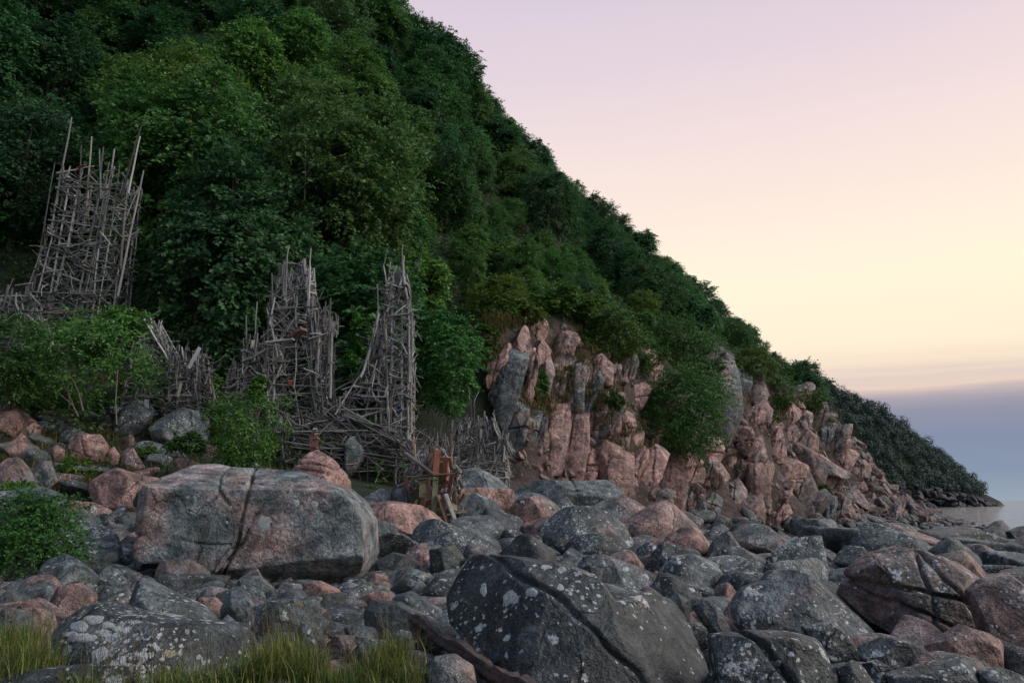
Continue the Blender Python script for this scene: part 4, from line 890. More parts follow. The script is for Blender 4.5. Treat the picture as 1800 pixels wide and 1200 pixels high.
def seen(x, y, z):
    """is the point in line of sight over the bare terrain"""
    t = np.linspace(0.15, 0.97, 60); return bool(np.all(EYE + (z - EYE) * t > H(x * t, y * t) - 0.5))
SKY = [(500, -150), (690, 0), (735, 40), (800, 95), (850, 150), (890, 210), (940, 255), (985, 300), (1030, 335), (1080, 380), (1130, 420), (1180, 460), (1230, 510), (1260, 540), (1300, 570), (1345, 600), (1400, 640), (1450, 690), (1600, 850)]
def skyline(px): return float(np.interp(px, [a for a, b in SKY], [b for a, b in SKY]))
KH = [max(v.co.z for v in k_[0].vertices) for k_ in KINDS]
tp = []
for px in np.arange(655, 1425, 25.0):                      # trees that draw the skyline
    px = px + trng.uniform(-6, 6); d_ = float(np.interp(px, [640, 700, 800, 900, 1000, 1100, 1200, 1300, 1380, 1430], [88, 91, 96, 103, 111, 119, 128, 137, 143, 146])) + trng.uniform(-3, 2)
    top_ = at(px, skyline(px) - trng.uniform(-14, 16), d_); g_ = float(H(top_[0], d_)); kd = trng.randint(6); sc = (top_[2] - g_) / KH[kd]
    if sc < 0.25: continue
    z_ = g_
    if sc > 1.25: z_ = top_[2] - 1.25 * KH[kd]; sc = 1.25
    tp.append((top_[0], d_)); ti = trng.choice([0, 0, 1, 2]); bx_, by_ = proj((top_[0], d_, z_))
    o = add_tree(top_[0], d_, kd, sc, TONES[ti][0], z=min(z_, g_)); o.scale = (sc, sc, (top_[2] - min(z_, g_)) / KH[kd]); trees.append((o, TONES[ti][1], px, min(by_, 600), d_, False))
for _ in range(14000):
    x = trng.uniform(-70, 62); y = trng.uniform(40, 175); z = float(H(x, y)); px, py = proj((x, y, z))
    if px < -170 or px > 1560 or py > forest_line(px) - 4 or py < -420 or z < 6: continue
    if inpoly(CLIFF, px, py) and y < 100: continue
    tx, ty = proj((x, y, z + 8))
    if ty > 1200 or ty < -170 and py < -120: continue
    if not seen(x, y, z + 7): continue
    if (px < 290 and y < 48.5) or (px < 800 and y < 40.5): continue
    small_ = (700 < px < 1000 and 380 < py < 560 and y < 75) or (px > 850 and y < 68)
    spacing = 2.7 if small_ else (4.7 if y < 62 else 4.7)
    if any((x - a) ** 2 + (y - b_) ** 2 < spacing ** 2 for a, b_ in tp): continue
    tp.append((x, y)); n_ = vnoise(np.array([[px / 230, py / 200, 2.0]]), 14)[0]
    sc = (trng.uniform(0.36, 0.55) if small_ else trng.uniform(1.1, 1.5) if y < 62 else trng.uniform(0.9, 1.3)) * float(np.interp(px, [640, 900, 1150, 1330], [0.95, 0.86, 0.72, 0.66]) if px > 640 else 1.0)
    left = math.exp(-((px - 420) / 260) ** 2 - ((py - 300) / 240) ** 2)  # lit patch of the wood left of centre, put into the crown colours
    q = n_ * 0.55 + trng.uniform(-0.55, 0.55) + 0.75 * left + (0.35 if small_ else 0) - (0.35 if px > 600 and py < 330 else 0) - (0.55 if px < 150 else 0) - (0.5 if py < 200 else 0)  # crowns at far left and high up get darker colours as painted shade
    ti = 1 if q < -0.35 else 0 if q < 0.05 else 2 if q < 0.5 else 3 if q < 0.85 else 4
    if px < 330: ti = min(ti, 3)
    kd = trng.randint(6)
    if px > 600:                                           # the wood's skyline
        zmax = at(px, skyline(px) + trng.uniform(2, 26), y)[2]; sc = min(sc, (zmax - z) / KH[kd])
        if sc < 0.3: continue
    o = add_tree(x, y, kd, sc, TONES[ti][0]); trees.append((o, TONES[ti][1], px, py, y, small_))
for px, py in ((292, 38), (255, 25), (330, 60), (210, 10), (700, 330), (640, 300), (800, 330), (775, 310), (830, 360), (195, 60), (170, 40), (200, 108), (222, 98), (182, 92), (770, 395), (785, 410), (765, 375), (230, 50), (950, 400), (900, 345)):
    h_ = hit(px, py); ti = int(trng.choice([0, 2])); o = add_tree(h_[0], h_[1], trng.randint(6), 0.8, TONES[ti][0]); trees.append((o, TONES[ti][1], px, py, h_[1], False))
print('trees', len(trees))
TZ = {}
def tree_zone(px, py, y, small_):
    if small_: return 'young tree', ('above the cliff' if px > 850 else 'on the open slope right of the towers')
    sil = np.interp(px, [640, 800, 1000, 1200, 1400], [60, 200, 395, 545, 690])
    if px > 640 and py < sil + 45: row = 'on the skyline'
    elif py < 60: row = 'high on the slope'
    elif py < 230: row = 'on the upper slope'
    elif py < 380: row = 'halfway up'
    else: row = 'low on the slope'
    col = 'above the tall left tower' if px < 270 else 'between two towers' if px < 440 else 'above the middle tower' if px < 600 else 'above the right tower' if px < 760 else 'left of the cliff top' if px < 900 else 'above the cliff' if px < 1200 else 'right of the cliff bush'
    return 'tree', row + ' ' + col
for t in trees: TZ.setdefault((t[1],) + tree_zone(*t[2:]), []).append(t)
for (tone, what, zn), lst in TZ.items():
    lst.sort(key=lambda t: t[2])
    for i, t in enumerate(lst):
        tag(t[0], f'{tone} {what} {zn}' + ('' if len(lst) == 1 else f', {nth(i, len(lst))}'), 'tree', 'trees of the hillside wood')

# ------------------------------------------------------------------ bushes and single trees that stand out
def bush(name, px, py, depth, wpx, hpx, label, tone, seed, leaf=0.11, nclump=90, nspray=7, nleaf=12, lobes=7, stems=5, cat='bush', mat=None, pale=False, bottom=None, deep=0.8):
    """a leafy bush centred on photo pixel (px, py); wpx x hpx is its size in the photograph"""
    if depth is None:
        h_ = next(q for q in (hit(px, py + hpx * 0.15 + 6 * i) for i in range(30)) if q is not None)
        depth = h_[1]; depth -= 0.45 * wpx / 2 / F * depth
    rx = wpx / 2 / F * depth; rz = hpx / 2 / F * depth; c = at(px, py, depth); gz = float(H(c[0], c[1]))
    base = min(c[2] - rz * 0.75, gz) if bottom is None else bottom
    if c[2] - rz - gz > 0.6: base = c[2] - rz * 0.9
    o = link(name, None, loc=(c[0], c[1], base)); zc = c[2] - base
    nclump = int(nclump * 1.3)
    cmesh, tg = crown_mesh('foliage', seed, rx, rz, zc, nclump, nspray, nleaf, leaf, mat or M_BUSH, lobes, 0.30, 0.3, low=-0.95)
    f = link('foliage', cmesh, o); f.color = (*tone, 1); f.scale = (1, deep, 1)
    rnd = np.random.RandomState(seed)
    for j in range(stems):
        e = tg[rnd.randint(len(tg))] * np.array([0.7, deep * 0.7, 1]); s = np.array([rnd.uniform(-.15, .15) * rx, rnd.uniform(-.15, .1) * rx, -0.3])
        m_ = s * 0.4 + e * 0.6 + np.array([rnd.normal() * 0.1 * rx, rnd.normal() * 0.1 * rx, -0.1 * rz])
        link('stem', mk_mesh('stem', *limb([s, s * 0.7 + m_ * 0.3 + rnd.normal(size=3) * 0.04, m_, e], 0.022 + rx * 0.008, 0.008, 5), True, [M_PALE if pale else M_BARK]), o)
    tag(o, label, cat); return o
THICKET = bush('broadleaf_bush', 125, 640, 31, 260, 150, 'bright green broadleaf thicket with thin stems below the tall left tower', (0.95, 1.15, 0.85), 201, 0.13, 105, 6, 12, 11, 3, pale=True)
bush('broadleaf_bush', 30, 640, 29.5, 160, 150, 'grey-green scrub at the left edge under the tall left tower', (0.8, 0.9, 0.85), 202, 0.10, 90, lobes=6)
bush('broadleaf_bush', 205, 580, 32, 110, 70, 'leafy green branches in front of the base of the tall left tower', (1.0, 1.2, 0.8), 203, 0.12, 50, lobes=5)
bush('broadleaf_bush', 430, 760, 26.5, 140, 130, 'green bush standing above the huge block, left of the middle tower', (1.0, 1.12, 0.8), 204, 0.085, 130, 6, 12, 8)
bush('broadleaf_bush', 335, 782, 26.0, 70, 40, 'low dark green shrub at the foot of the lichened dome boulder', (0.7, 0.85, 0.75), 205, 0.08, 40, lobes=4)
bush('broadleaf_bush', 60, 940, 17.2, 190, 140, 'dense dark green bush at the left edge beside the grey upright boulder', (0.62, 0.85, 0.68), 206, 0.06, 200, 6, 12, 9)
bush('broadleaf_bush', 795, 650, 39, 130, 210, 'full green young tree between the right tower and the cliff', (0.75, 1.1, 0.95), 207, 0.15, 150, 6, 12, 8, cat='tree')
bush('broadleaf_bush', 1195, 720, None, 190, 165, 'large round dark green bush hanging in the middle of the cliff', (0.62, 0.82, 0.62), 208, 0.16, 220, 6, 12, 10)
bush('broadleaf_bush', 1072, 588, None, 140, 90, 'brownish green bush on the cliff top, left of two', (0.80, 0.78, 0.55), 209, 0.16, 120, 6, 12, 7)
bush('broadleaf_bush', 1195, 602, None, 150, 95, 'dark green bush on the cliff top, right of two', (0.55, 0.68, 0.52), 210, 0.17, 120, 6, 12, 7)
bush('broadleaf_bush', 940, 682, None, 44, 80, 'small green bush growing in a cleft of the cliff\'s left end', (0.75, 1.0, 0.75), 211, 0.11, 50, lobes=4)
bush('broadleaf_bush', 985, 866, None, 62, 34, 'little green bush on the long grey slab below the cliff', (0.7, 1.0, 0.65), 212, 0.08, 50, lobes=4)
bush('broadleaf_bush', 1320, 640, None, 90, 60, 'reddish brown bush beside the smooth cliff knob', (0.95, 0.75, 0.55), 213, 0.17, 60, lobes=5)
bush('broadleaf_bush', 1365, 690, None, 70, 50, 'green scrub on the cliff\'s upper right shoulder', (0.7, 0.82, 0.55), 214, 0.16, 50, lobes=5)
bush('broadleaf_bush', 455, 690, 31.5, 40, 60, 'bright green sapling in front of the middle tower\'s left side', (1.35, 1.5, 0.8), 215, 0.10, 34, lobes=4)
bush('broadleaf_bush', 640, 610, 37.5, 60, 110, 'bright green sapling between the middle and right towers', (1.1, 1.4, 0.8), 216, 0.13, 50, lobes=5)
bush('broadleaf_bush', 370, 675, 38, 40, 50, 'light green sapling right of the small driftwood frames', (1.2, 1.35, 0.75), 217, 0.12, 30, lobes=4)
bush('broadleaf_bush', 1170, 860, None, 34, 26, 'small dark bush at the foot of the cliff below the large bush', (0.6, 0.85, 0.55), 218, 0.1, 26, lobes=3)
bush('broadleaf_bush', 1445, 862, None, 40, 24, 'small dark shrub on the lower right of the cliff', (0.55, 0.65, 0.45), 219, 0.13, 26, lobes=3)
bush('broadleaf_bush', 740, 500, 47, 120, 110, 'yellowish green tree directly right of the right tower\'s top', (1.2, 1.3, 0.75), 220, 0.19, 90, lobes=7, cat='tree')
bush('broadleaf_bush', 905, 480, 60, 110, 90, 'light green spreading tree above the cliff\'s left end', (1.1, 1.15, 0.7), 221, 0.2, 140, lobes=8, cat='tree')

bush('broadleaf_bush', 905, 548, None, 100, 50, 'low brownish green scrub on the cliff top\'s left end', (1.1, 0.9, 0.55), 222, 0.15, 60, lobes=5)
bush('broadleaf_bush', 985, 535, None, 110, 60, 'mid green scrub on the cliff top behind the first rock spires', (0.9, 1.0, 0.65), 223, 0.16, 70, lobes=5)
bush('broadleaf_bush', 1040, 545, None, 80, 60, 'olive scrub left of the brownish cliff-top bush', (0.95, 0.95, 0.6), 224, 0.16, 60, lobes=5)
bush('broadleaf_bush', 855, 610, None, 50, 90, 'brown-green shrubs at the left margin of the cliff', (1.0, 0.85, 0.55), 225, 0.13, 50, lobes=5)
bush('broadleaf_bush', 1120, 628, None, 110, 54, 'dark green scrub between the two cliff-top bushes', (0.6, 0.72, 0.55), 231, 0.15, 70, lobes=6)
bush('broadleaf_bush', 1250, 660, None, 70, 60, 'dark scrub at the left foot of the smooth cliff knob', (0.55, 0.68, 0.5), 232, 0.15, 50, lobes=5)
bush('broadleaf_bush', 1275, 590, None, 110, 60, 'dark green scrub above the smooth cliff knob', (0.55, 0.7, 0.55), 233, 0.17, 70, lobes=6)
bush('broadleaf_bush', 1415, 705, None, 80, 36, 'olive scrub along the cliff\'s right crest', (0.8, 0.72, 0.45), 234, 0.16, 50, lobes=6)
bush('broadleaf_bush', 1015, 655, None, 50, 44, 'olive tuft of scrub on a ledge of the cliff\'s left half', (0.85, 0.8, 0.5), 235, 0.12, 34, lobes=5)
bush('broadleaf_bush', 1075, 705, None, 46, 36, 'dark tuft of scrub on the ledge left of the large cliff bush', (0.6, 0.72, 0.5), 236, 0.12, 34, lobes=5)
bush('broadleaf_bush', 1355, 735, None, 50, 34, 'dark shrubs on the ledge above the slanted cliff slab', (0.55, 0.65, 0.45), 237, 0.14, 34, lobes=5)
bush('broadleaf_bush', 95, 705, None, 120, 46, 'brown-green bracken on the bank below the crooked pale stems', (1.15, 0.85, 0.5), 226, 0.10, 70, lobes=6)
bush('broadleaf_bush', 25, 700, None, 90, 50, 'rusty brown bracken at the left edge of the bank', (1.25, 0.75, 0.45), 227, 0.10, 60, lobes=5)
bush('broadleaf_bush', 130, 830, None, 90, 40, 'green fern clump above the pink angular boulder', (0.95, 1.05, 0.6), 228, 0.08, 60, lobes=5)
bush('broadleaf_bush', 20, 880, None, 110, 60, 'mid green herbs at the left edge above the dense dark bush', (0.8, 1.0, 0.65), 229, 0.07, 70, lobes=5)
bush('broadleaf_bush', 250, 805, None, 60, 36, 'dark green fern between the pink striped rock and the dome boulder', (0.7, 0.85, 0.55), 230, 0.08, 40, lobes=4)
# ------------------------------------------------------------------ headland and its far wood
hl = [(1330, 640), (1402, 652), (1450, 680), (1492, 704), (1546, 728), (1585, 760), (1615, 781), (1657, 814), (1690, 842), (1705, 858), (1720, 864), (1741, 872), (1759, 882), (1764, 890)]
hp = np.linspace(1300, 1764, 120); hr = np.interp(hp, [a for a, b in hl], [b for a, b in hl]); hd = np.interp(hp, [1330, 1500, 1764], [330, 380, 440])
rows = []
for f_, dd, drop in ((0.0, -47, 0), (0.16, -46, 0), (0.3, -40, 0), (0.5, -30, 0), (0.7, -20, 0), (0.86, -10, 0), (0.96, -3, 0), (1.0, 0, 0), (0.85, 18, 0), (0.0, 80, 0)):
    ridge = at(hp, hr, hd); k_ = np.clip((1764 - hp) / 90, 0.12, 1)
    P = at(hp, hr, hd + dd * k_); P[:, 2] = -1.5 + (ridge[:, 2] + 1.5) * f_
    P[:, 0] = ridge[:, 0] + (P[:, 0] - ridge[:, 0]) * 0.6
    rows.append(P)
RV = np.array(rows); nb_, nc_ = RV.shape[:2]
up = np.linspace(0, nb_ - 1, 46); RV = np.stack([np.stack([np.interp(up, np.arange(nb_), RV[:, j, q]) for j in range(nc_)], 1) for q in range(3)], -1)
nb_ = 46; nz_ = fbm(RV.reshape(-1, 3) / 14, 3, 4).reshape(nb_, nc_); RV[..., 2] += nz_ * np.clip(RV[..., 2] * 0.12, 0.3, 2.0); RV[..., 1] += nz_ * 3
ii = (np.arange(nb_ - 1)[:, None] * nc_ + np.arange(nc_ - 1)[None]).ravel()
m, k = new_mat('headland_rock'); geo = k.n('ShaderNodeNewGeometry'); pz = k.n('ShaderNodeSeparateXYZ', i_0=geo.outputs['Position']).outputs[2]
nn_ = k.noise(geo.outputs['Position'], 0.15, 6, 0.7)
colr = k.mix(k.ramp(k.math('ADD', pz, k.math('MULTIPLY', nn_, 14)), [(0.0, 0.0), (1.0, 1.0)]), (0.10, 0.07, 0.065), (0.10, 0.07, 0.065))
wl = k.ramp(k.math('MULTIPLY', k.math('ADD', pz, k.math('MULTIPLY', nn_, 16)), 0.05), [(0.68, 0.0), (0.85, 1.0)])
rockc = k.ramp(k.noise(geo.outputs['Position'], 0.5, 6, 0.7), [(0.35, (0.008, 0.008, 0.009)), (0.6, (0.022, 0.019, 0.019))])
finish(k, k.n('ShaderNodeBsdfPrincipled', i_Base_Color=k.mix(wl, rockc, (0.02, 0.03, 0.014)), i_Roughness=0.95, i_Normal=k.n('ShaderNodeBump', i_Strength=1.0, i_Distance=2.0, i_Height=nn_).outputs[0]).outputs[0])
M_FAR = leaf_material('far_leaves', (0.028, 0.058, 0.048), (0.042, 0.080, 0.060), tint=False, transl=0.2)
hlo = link('headland', mk_mesh('headland', RV.reshape(-1, 3), np.stack([ii, ii + 1, ii + nc_ + 1, ii + nc_], 1), True, [m])); tag(hlo, 'far wooded headland running down to the sea', kind='structure')
hrng = np.random.RandomState(7); crowns = []
VV, FF, b0 = [], [], 0
for _ in range(420):                                       # broken rocks along the headland's foot
    a_ = hrng.randint(0, 9); j_ = hrng.randint(0, nc_); p_ = RV[a_, j_] + hrng.normal(size=3) * np.array([2, 2, 0.2]); V, Fc = medium[hrng.randint(8)]; r = hrng.uniform(0.7, 2.6) * (0.5 if hp[j_] > 1735 else 1)
    VV.append(V * r * np.array([hrng.uniform(.7, 1.4), 1, hrng.uniform(.6, 1.3)]) + p_ + np.array([0, 0, 0.2])); FF.append(Fc + b0); b0 += len(V)
hro = link('shore_rocks', mk_mesh('shore_rocks', np.vstack(VV), np.vstack(FF), False, [M_ROCK]), hlo); hro.color = (0.35, 0.0, 0.12, 1); hro['kind'] = 'stuff'
for _ in range(1300):
    a = hrng.randint(4, 33); b_ = hrng.randint(0, nc_ - 1); p_ = RV[a, b_] + hrng.normal(size=3) * np.array([1.5, 1.5, 0.2])
    if p_[2] < 3.5 + 2.5 * hrng.rand() or hp[b_] > 1720 or (a > 31 and hrng.rand() < 0.5): continue
    crowns.append((p_, hrng.uniform(2.2, 3.8)))
parts = []
for p_, r in crowns:
    n_ = 120; d = unit(hrng.normal(size=(n_, 3)) + np.array([0, -0.2, 0.4])); P = p_ + np.array([0, 0, r * 0.8]) + d * r * hrng.uniform(0.6, 1.05, (n_, 1)) * np.array([1, 1, 1.1])
    U = unit(np.cross(hrng.normal(size=(n_, 3)), d)); Vd = unit(np.cross(U, d + hrng.normal(size=(n_, 3)) * 0.25)); parts.append(leaf_quads(P, U, Vd, hrng.uniform(0.55, 0.95, n_)))
V, Fc = join(parts); o = link('headland_wood', mk_mesh('headland_wood', V, Fc, False, [M_FAR]))
tag(o, 'far-off dark wood covering the headland', 'wood', kind='stuff')

# ------------------------------------------------------------------ undergrowth of the wood (uncountable)
urng = np.random.RandomState(77); cen = []
for _ in range(90000):
    if len(cen) > 5600: break
    x = urng.uniform(-62, 62); y = urng.uniform(30, 130); z = float(H(x, y)); px, py = proj((x, y, z))
    if px < -60 or px > 1560 or py < -60: continue
    if y > 70 and urng.rand() < 0.45: continue
    onbank = px < 720 and 690 < py < 860 and z > 3.3 and y < 41
    infor = py < forest_line(px) + 12 and z > 5 and y > 38
    oncl = inpoly(CLIFF, px, py) and y < 105
    if oncl or not (infor or (onbank and urng.rand() < 0.5)): continue
    if not seen(x, y, z + 1.5): continue
    cen.append((x, y, z + urng.uniform(0.1, 0.7)))
cen = np.array(cen)
V, Fc = sprays(cen, np.tile(np.array([0.15, -0.4, 0.9]), (len(cen), 1)), urng.uniform(0.5, 1.2, len(cen)), 4, 9, 0.2, urng, 0.3)
o = link('undergrowth', mk_mesh('undergrowth', V, Fc, False, [M_LEAF])); o.color = (0.8, 0.85, 0.7, 1); tag(o, 'low green undergrowth covering the wooded slope', 'undergrowth', kind='stuff')

# ------------------------------------------------------------------ driftwood
def stick_mesh(seed, sides=6, segs=4, bend=0.8):
    """unit driftwood pole along z: uneven, tapering, slightly bent; radius about 1"""
    rnd = np.random.RandomState(seed); V, Fc = [], []
    bx = rnd.normal(size=2) * (bend if seed % 5 else 0.25); ph = rnd.uniform(0, 6.28)
    for i in range(segs + 1):
        t = i / segs; r = (1.05 - 0.4 * t) * rnd.uniform(0.88, 1.12)
        cx = bx[0] * math.sin(t * math.pi) + rnd.normal() * 0.15; cy = bx[1] * math.sin(t * math.pi * 1.3) + rnd.normal() * 0.15
        for s in range(sides):
            th = ph + 2 * math.pi * s / sides; q = r * rnd.uniform(0.85, 1.1); V.append((cx + math.cos(th) * q, cy + math.sin(th) * q, t))
    for i in range(segs):
        for s in range(sides): Fc.append((i * sides + s, i * sides + (s + 1) % sides, (i + 1) * sides + (s + 1) % sides, (i + 1) * sides + s))
    n = len(V); V += [(0, 0, 0), (bx[0] * 0, 0, 1)]
    T = [(n, (s + 1) % sides, s) for s in range(sides)] + [(n + 1, segs * sides + s, segs * sides + (s + 1) % sides) for s in range(sides)]
    return np.array(V), np.array(Fc), np.array(T)
def plank_mesh(seed):
    """unit weathered board along z with chewed ends"""
    rnd = np.random.RandomState(seed); V = []
    for z in (0, 0.33, 0.67, 1):
        for x, y in ((-1.5, -0.35), (1.5, -0.35), (1.5, 0.35), (-1.5, 0.35)):
            V.append((x * rnd.uniform(0.9, 1.06), y * rnd.uniform(0.9, 1.1), z + (rnd.uniform(-0.02, 0.02) if z in (0, 1) else 0)))
    Fc = [(i * 4 + s, i * 4 + (s + 1) % 4, (i + 1) * 4 + (s + 1) % 4, (i + 1) * 4 + s) for i in range(3) for s in range(4)] + [(3, 2, 1, 0), (12, 13, 14, 15)]
    return np.array(V), np.array(Fc), np.zeros((0, 3), int)
TWIG = [stick_mesh(70 + s, 4, 3, 4.5) for s in range(6)]
RAW = [stick_mesh(s, 6, 4, 0.5 + 0.25 * (s % 5)) for s in range(9)] + [plank_mesh(s) for s in range(5)]
STICKS = [mk_mesh('pole' if i < 9 else 'plank', V, [q for q in (Fq, T) if len(q)], False, [M_WOOD]) for i, (V, Fq, T) in enumerate(RAW)]
drng = np.random.RandomState(33)
def frame_of(p0, p1, roll):
    d = p1 - p0; L = np.linalg.norm(d); d = d / max(L, 1e-6)
    q = Vector(d).to_track_quat('Z', 'Y'); return q @ Matrix.Rotation(roll, 4, 'Z').to_quaternion(), L
class Heap:
    """one driftwood construction: its poles and planks are parts, the countless rest is one joined part"""
    def __init__(s, name, loc, label, cat='driftwood', limit=290):
        s.root = link(name, None, loc=loc); s.loc = np.asarray(loc, float); tag(s.root, label, cat); s.sticks = []; s.limit = limit
    def add(s, p0, p1, r, plank=False, col=None):
        s.sticks.append((np.asarray(p0, float), np.asarray(p1, float), r, plank, col))
    def build(s):
        def key(t):
            near = (t[0][1] + t[1][1]) / 2
            return -np.linalg.norm(t[1] - t[0]) * t[2] + near * 0.12
        special = [t for t in s.sticks if t[4] is not None]; rest = sorted([t for t in s.sticks if t[4] is None], key=key)
        many = {}
        extra_ = []
        for t in special + rest:
            kd = 'plank' if t[3] else 'pole'; many[kd] = many.get(kd, 0) + 1
            if many[kd] > s.limit: extra_.append(t); continue
            i = drng.randint(9, 14) if t[3] else drng.choice([0, 5]) if np.linalg.norm(t[1] - t[0]) > 2.6 else drng.randint(9)
            q, L = frame_of(t[0], t[1], drng.uniform(0, 6.28) if not t[3] else drng.uniform(-0.3, 0.3))
            o = link(kd, STICKS[i], s.root, t[0]); o.rotation_mode = 'QUATERNION'; o.rotation_quaternion = q; o.scale = (t[2], t[2], L)
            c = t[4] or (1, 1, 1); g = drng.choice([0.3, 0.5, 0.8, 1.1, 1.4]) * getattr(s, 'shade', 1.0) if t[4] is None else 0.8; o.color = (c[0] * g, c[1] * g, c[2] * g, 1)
        extra_ += getattr(s, 'twigs', [])
        if extra_:
            VV, FQ, FT, b = [], [], [], 0
            for t in extra_:
                V, Fq, T = TWIG[drng.randint(6)] if t[2] < 0.028 else RAW[drng.randint(9)]; q, L = frame_of(t[0], t[1], drng.uniform(0, 6.28)); M_ = np.array(q.to_matrix())
                VV.append((V * np.array([t[2], t[2], L])) @ M_.T + t[0]); FQ.append(Fq + b); FT.append(T + b); b += len(V)
            o = link('small_sticks', mk_mesh('small_sticks', np.vstack(VV), [np.vstack(FQ), np.vstack(FT)], False, [M_WOOD]), s.root); o['kind'] = 'stuff'
def px_levels(levels, depth, base):
    """(py, left px, right px) rows -> height, centre, half width in metres relative to base"""
    out_ = []
    for py, a, b in levels:
        A, B_ = at(a, py, depth), at(b, py, depth); out_.append((A[2] - base[2], (A[0] + B_[0]) / 2 - base[0], (B_[0] - A[0]) / 2))
    return sorted(out_)
def tower(name, label, depth, levels, wy, nup, step, rpole, rbar, ndiag, ninner, spikes=(), sag=0.06, low=-0.4, upl=(0.16, 0.36), heap=None, straight=False):
    step *= 1.5; ninner = int(ninner * 0.4); ndiag = int(ndiag * 0.75)
    mid = levels[-1]; b = at((mid[1] + mid[2]) / 2, mid[0], depth); b[2] = float(H(b[0], b[1]))
    if heap: hp_, b = heap; yo = depth - b[1]
    else: hp_ = Heap(name, b, label); yo = 0.0
    lv = px_levels(levels, depth - wy * 0.9, b); hh = [l[0] for l in lv]; top = hh[-1]
    if heap: low = hh[0]
    h00 = low if heap else 0.1
    def P(h, s, face):
        cx = np.interp(h, hh, [l[1] for l in lv]); wx = np.interp(h, hh, [l[2] for l in lv]); wv = wy * (0.45 + 0.55 * np.clip(wx / max(l[2] for l in lv) * 1.25, 0.5, 1))
        j = drng.normal(size=3) * 0.05
        if face == 'f': q = (cx + s * wx, -wv, h)
        elif face == 'b': q = (cx + s * wx, wv, h)
        elif face == 'l': q = (cx - wx, s * wv, h)
        else: q = (cx + wx, s * wv, h)
        return np.array(q) + j + np.array([0, yo, 0])
    for face, n in (('f', nup), ('b', max(2, nup - 2)), ('l', 2), ('r', max(2, nup // 2))):
        for i in range(n):
            s0 = -1 + 2 * i / max(n - 1, 1) + drng.normal() * 0.08
            h = low
            while h < top - 0.4:
                L = drng.uniform(*upl) * (top - low) + 0.3; h1 = min(h + L, top + drng.uniform(-0.5, 0.35)); s1 = s0 + drng.normal() * 0.07
                hp_.add(P(max(h, low), s0, face), P(h1, s1, face), rpole * drng.uniform(0.55, 1.1), drng.rand() < 0.08); s0 = s1; h = h1 - drng.uniform(0.2, 0.7)
        h = h00
        while h < top:
            tilt = drng.normal() * sag * 3; a, b_ = -1 - abs(drng.normal()) * 0.10, 1 + abs(drng.normal()) * 0.10
            if drng.rand() < 0.45: m_ = drng.uniform(-0.5, 0.5); segs = [(a, m_ + 0.15), (m_ - 0.15, b_)]
            else: segs = [(a, b_)]
            for (u, v) in segs:
                hp_.add(P(np.clip(h - tilt, h00 - 0.3, top), u, face), P(np.clip(h + tilt + drng.normal() * sag, h00 - 0.3, top), v, face), rbar * drng.uniform(0.5, 1.25), drng.rand() < 0.35)
            h += step * drng.uniform(0.55, 1.45)
        for i in range(ndiag):
            h = drng.uniform(h00, top - 0.4); dh = drng.uniform(0.4, 2.2); u = drng.uniform(-1, 1); v = np.clip(u + drng.choice([-1, 1]) * drng.uniform(0.3, 1.3), -1.1, 1.1)
            hp_.add(P(h, u, face), P(min(h + dh, top), v, face), rbar * drng.uniform(0.6, 1.2), drng.rand() < 0.18)
    for i in range(int((top - h00) * nup * 2.0)):      # short boards nailed on anyhow
        h = drng.uniform(h00, top - 0.1); face = drng.choice(['f', 'f', 'r', 'l', 'b']); u = drng.uniform(-1, 0.8); v = u + drng.uniform(0.2, 0.75)
        hp_.add(P(h, u, face) + np.array([0, -0.06, 0]), P(np.clip(h + drng.normal() * 0.22, h00, top), v, face) + np.array([0, -0.06, 0]), rbar * drng.uniform(0.55, 1.2), drng.rand() < 0.5)
    for i in range(ninner):
        h = drng.uniform(h00, top - 0.1); f1, f2 = drng.choice(['f', 'b', 'l', 'r'], 2, replace=False)
        hp_.add(P(h, drng.uniform(-1, 1), f1), P(np.clip(h + drng.normal() * 0.6, 0, top), drng.uniform(-1, 1), f2), rbar * drng.uniform(0.5, 1.1))
    if not hasattr(hp_, 'twigs'): hp_.twigs = []
    for i in range(int((top - h00) * nup * 7)):            # thin twigs stuck in everywhere
        h = h00 + (top - h00) * drng.rand() ** 1.35; p0 = P(h, drng.uniform(-1, 1), drng.choice(['f', 'f', 'r', 'l', 'b'])); dv = unit(drng.normal(size=3) * np.array([1, 0.5, 0.8]))
        hp_.twigs.append((p0, p0 + dv * drng.uniform(0.25, 1.0), drng.uniform(0.010, 0.027), False, None))
    for (x0, y0, x1, y1, r) in spikes:
        hp_.add(at(x0, y0, depth - wy * 0.9) - b, at(x1, y1, depth - wy * 0.9) - b, r)
    return hp_, b
def board(hp_, b, depth, x0, y0, x1, y1, r, col): hp_.add(at(x0, y0, depth) - b, at(x1, y1, depth - 0.1) - b, r, True, col)

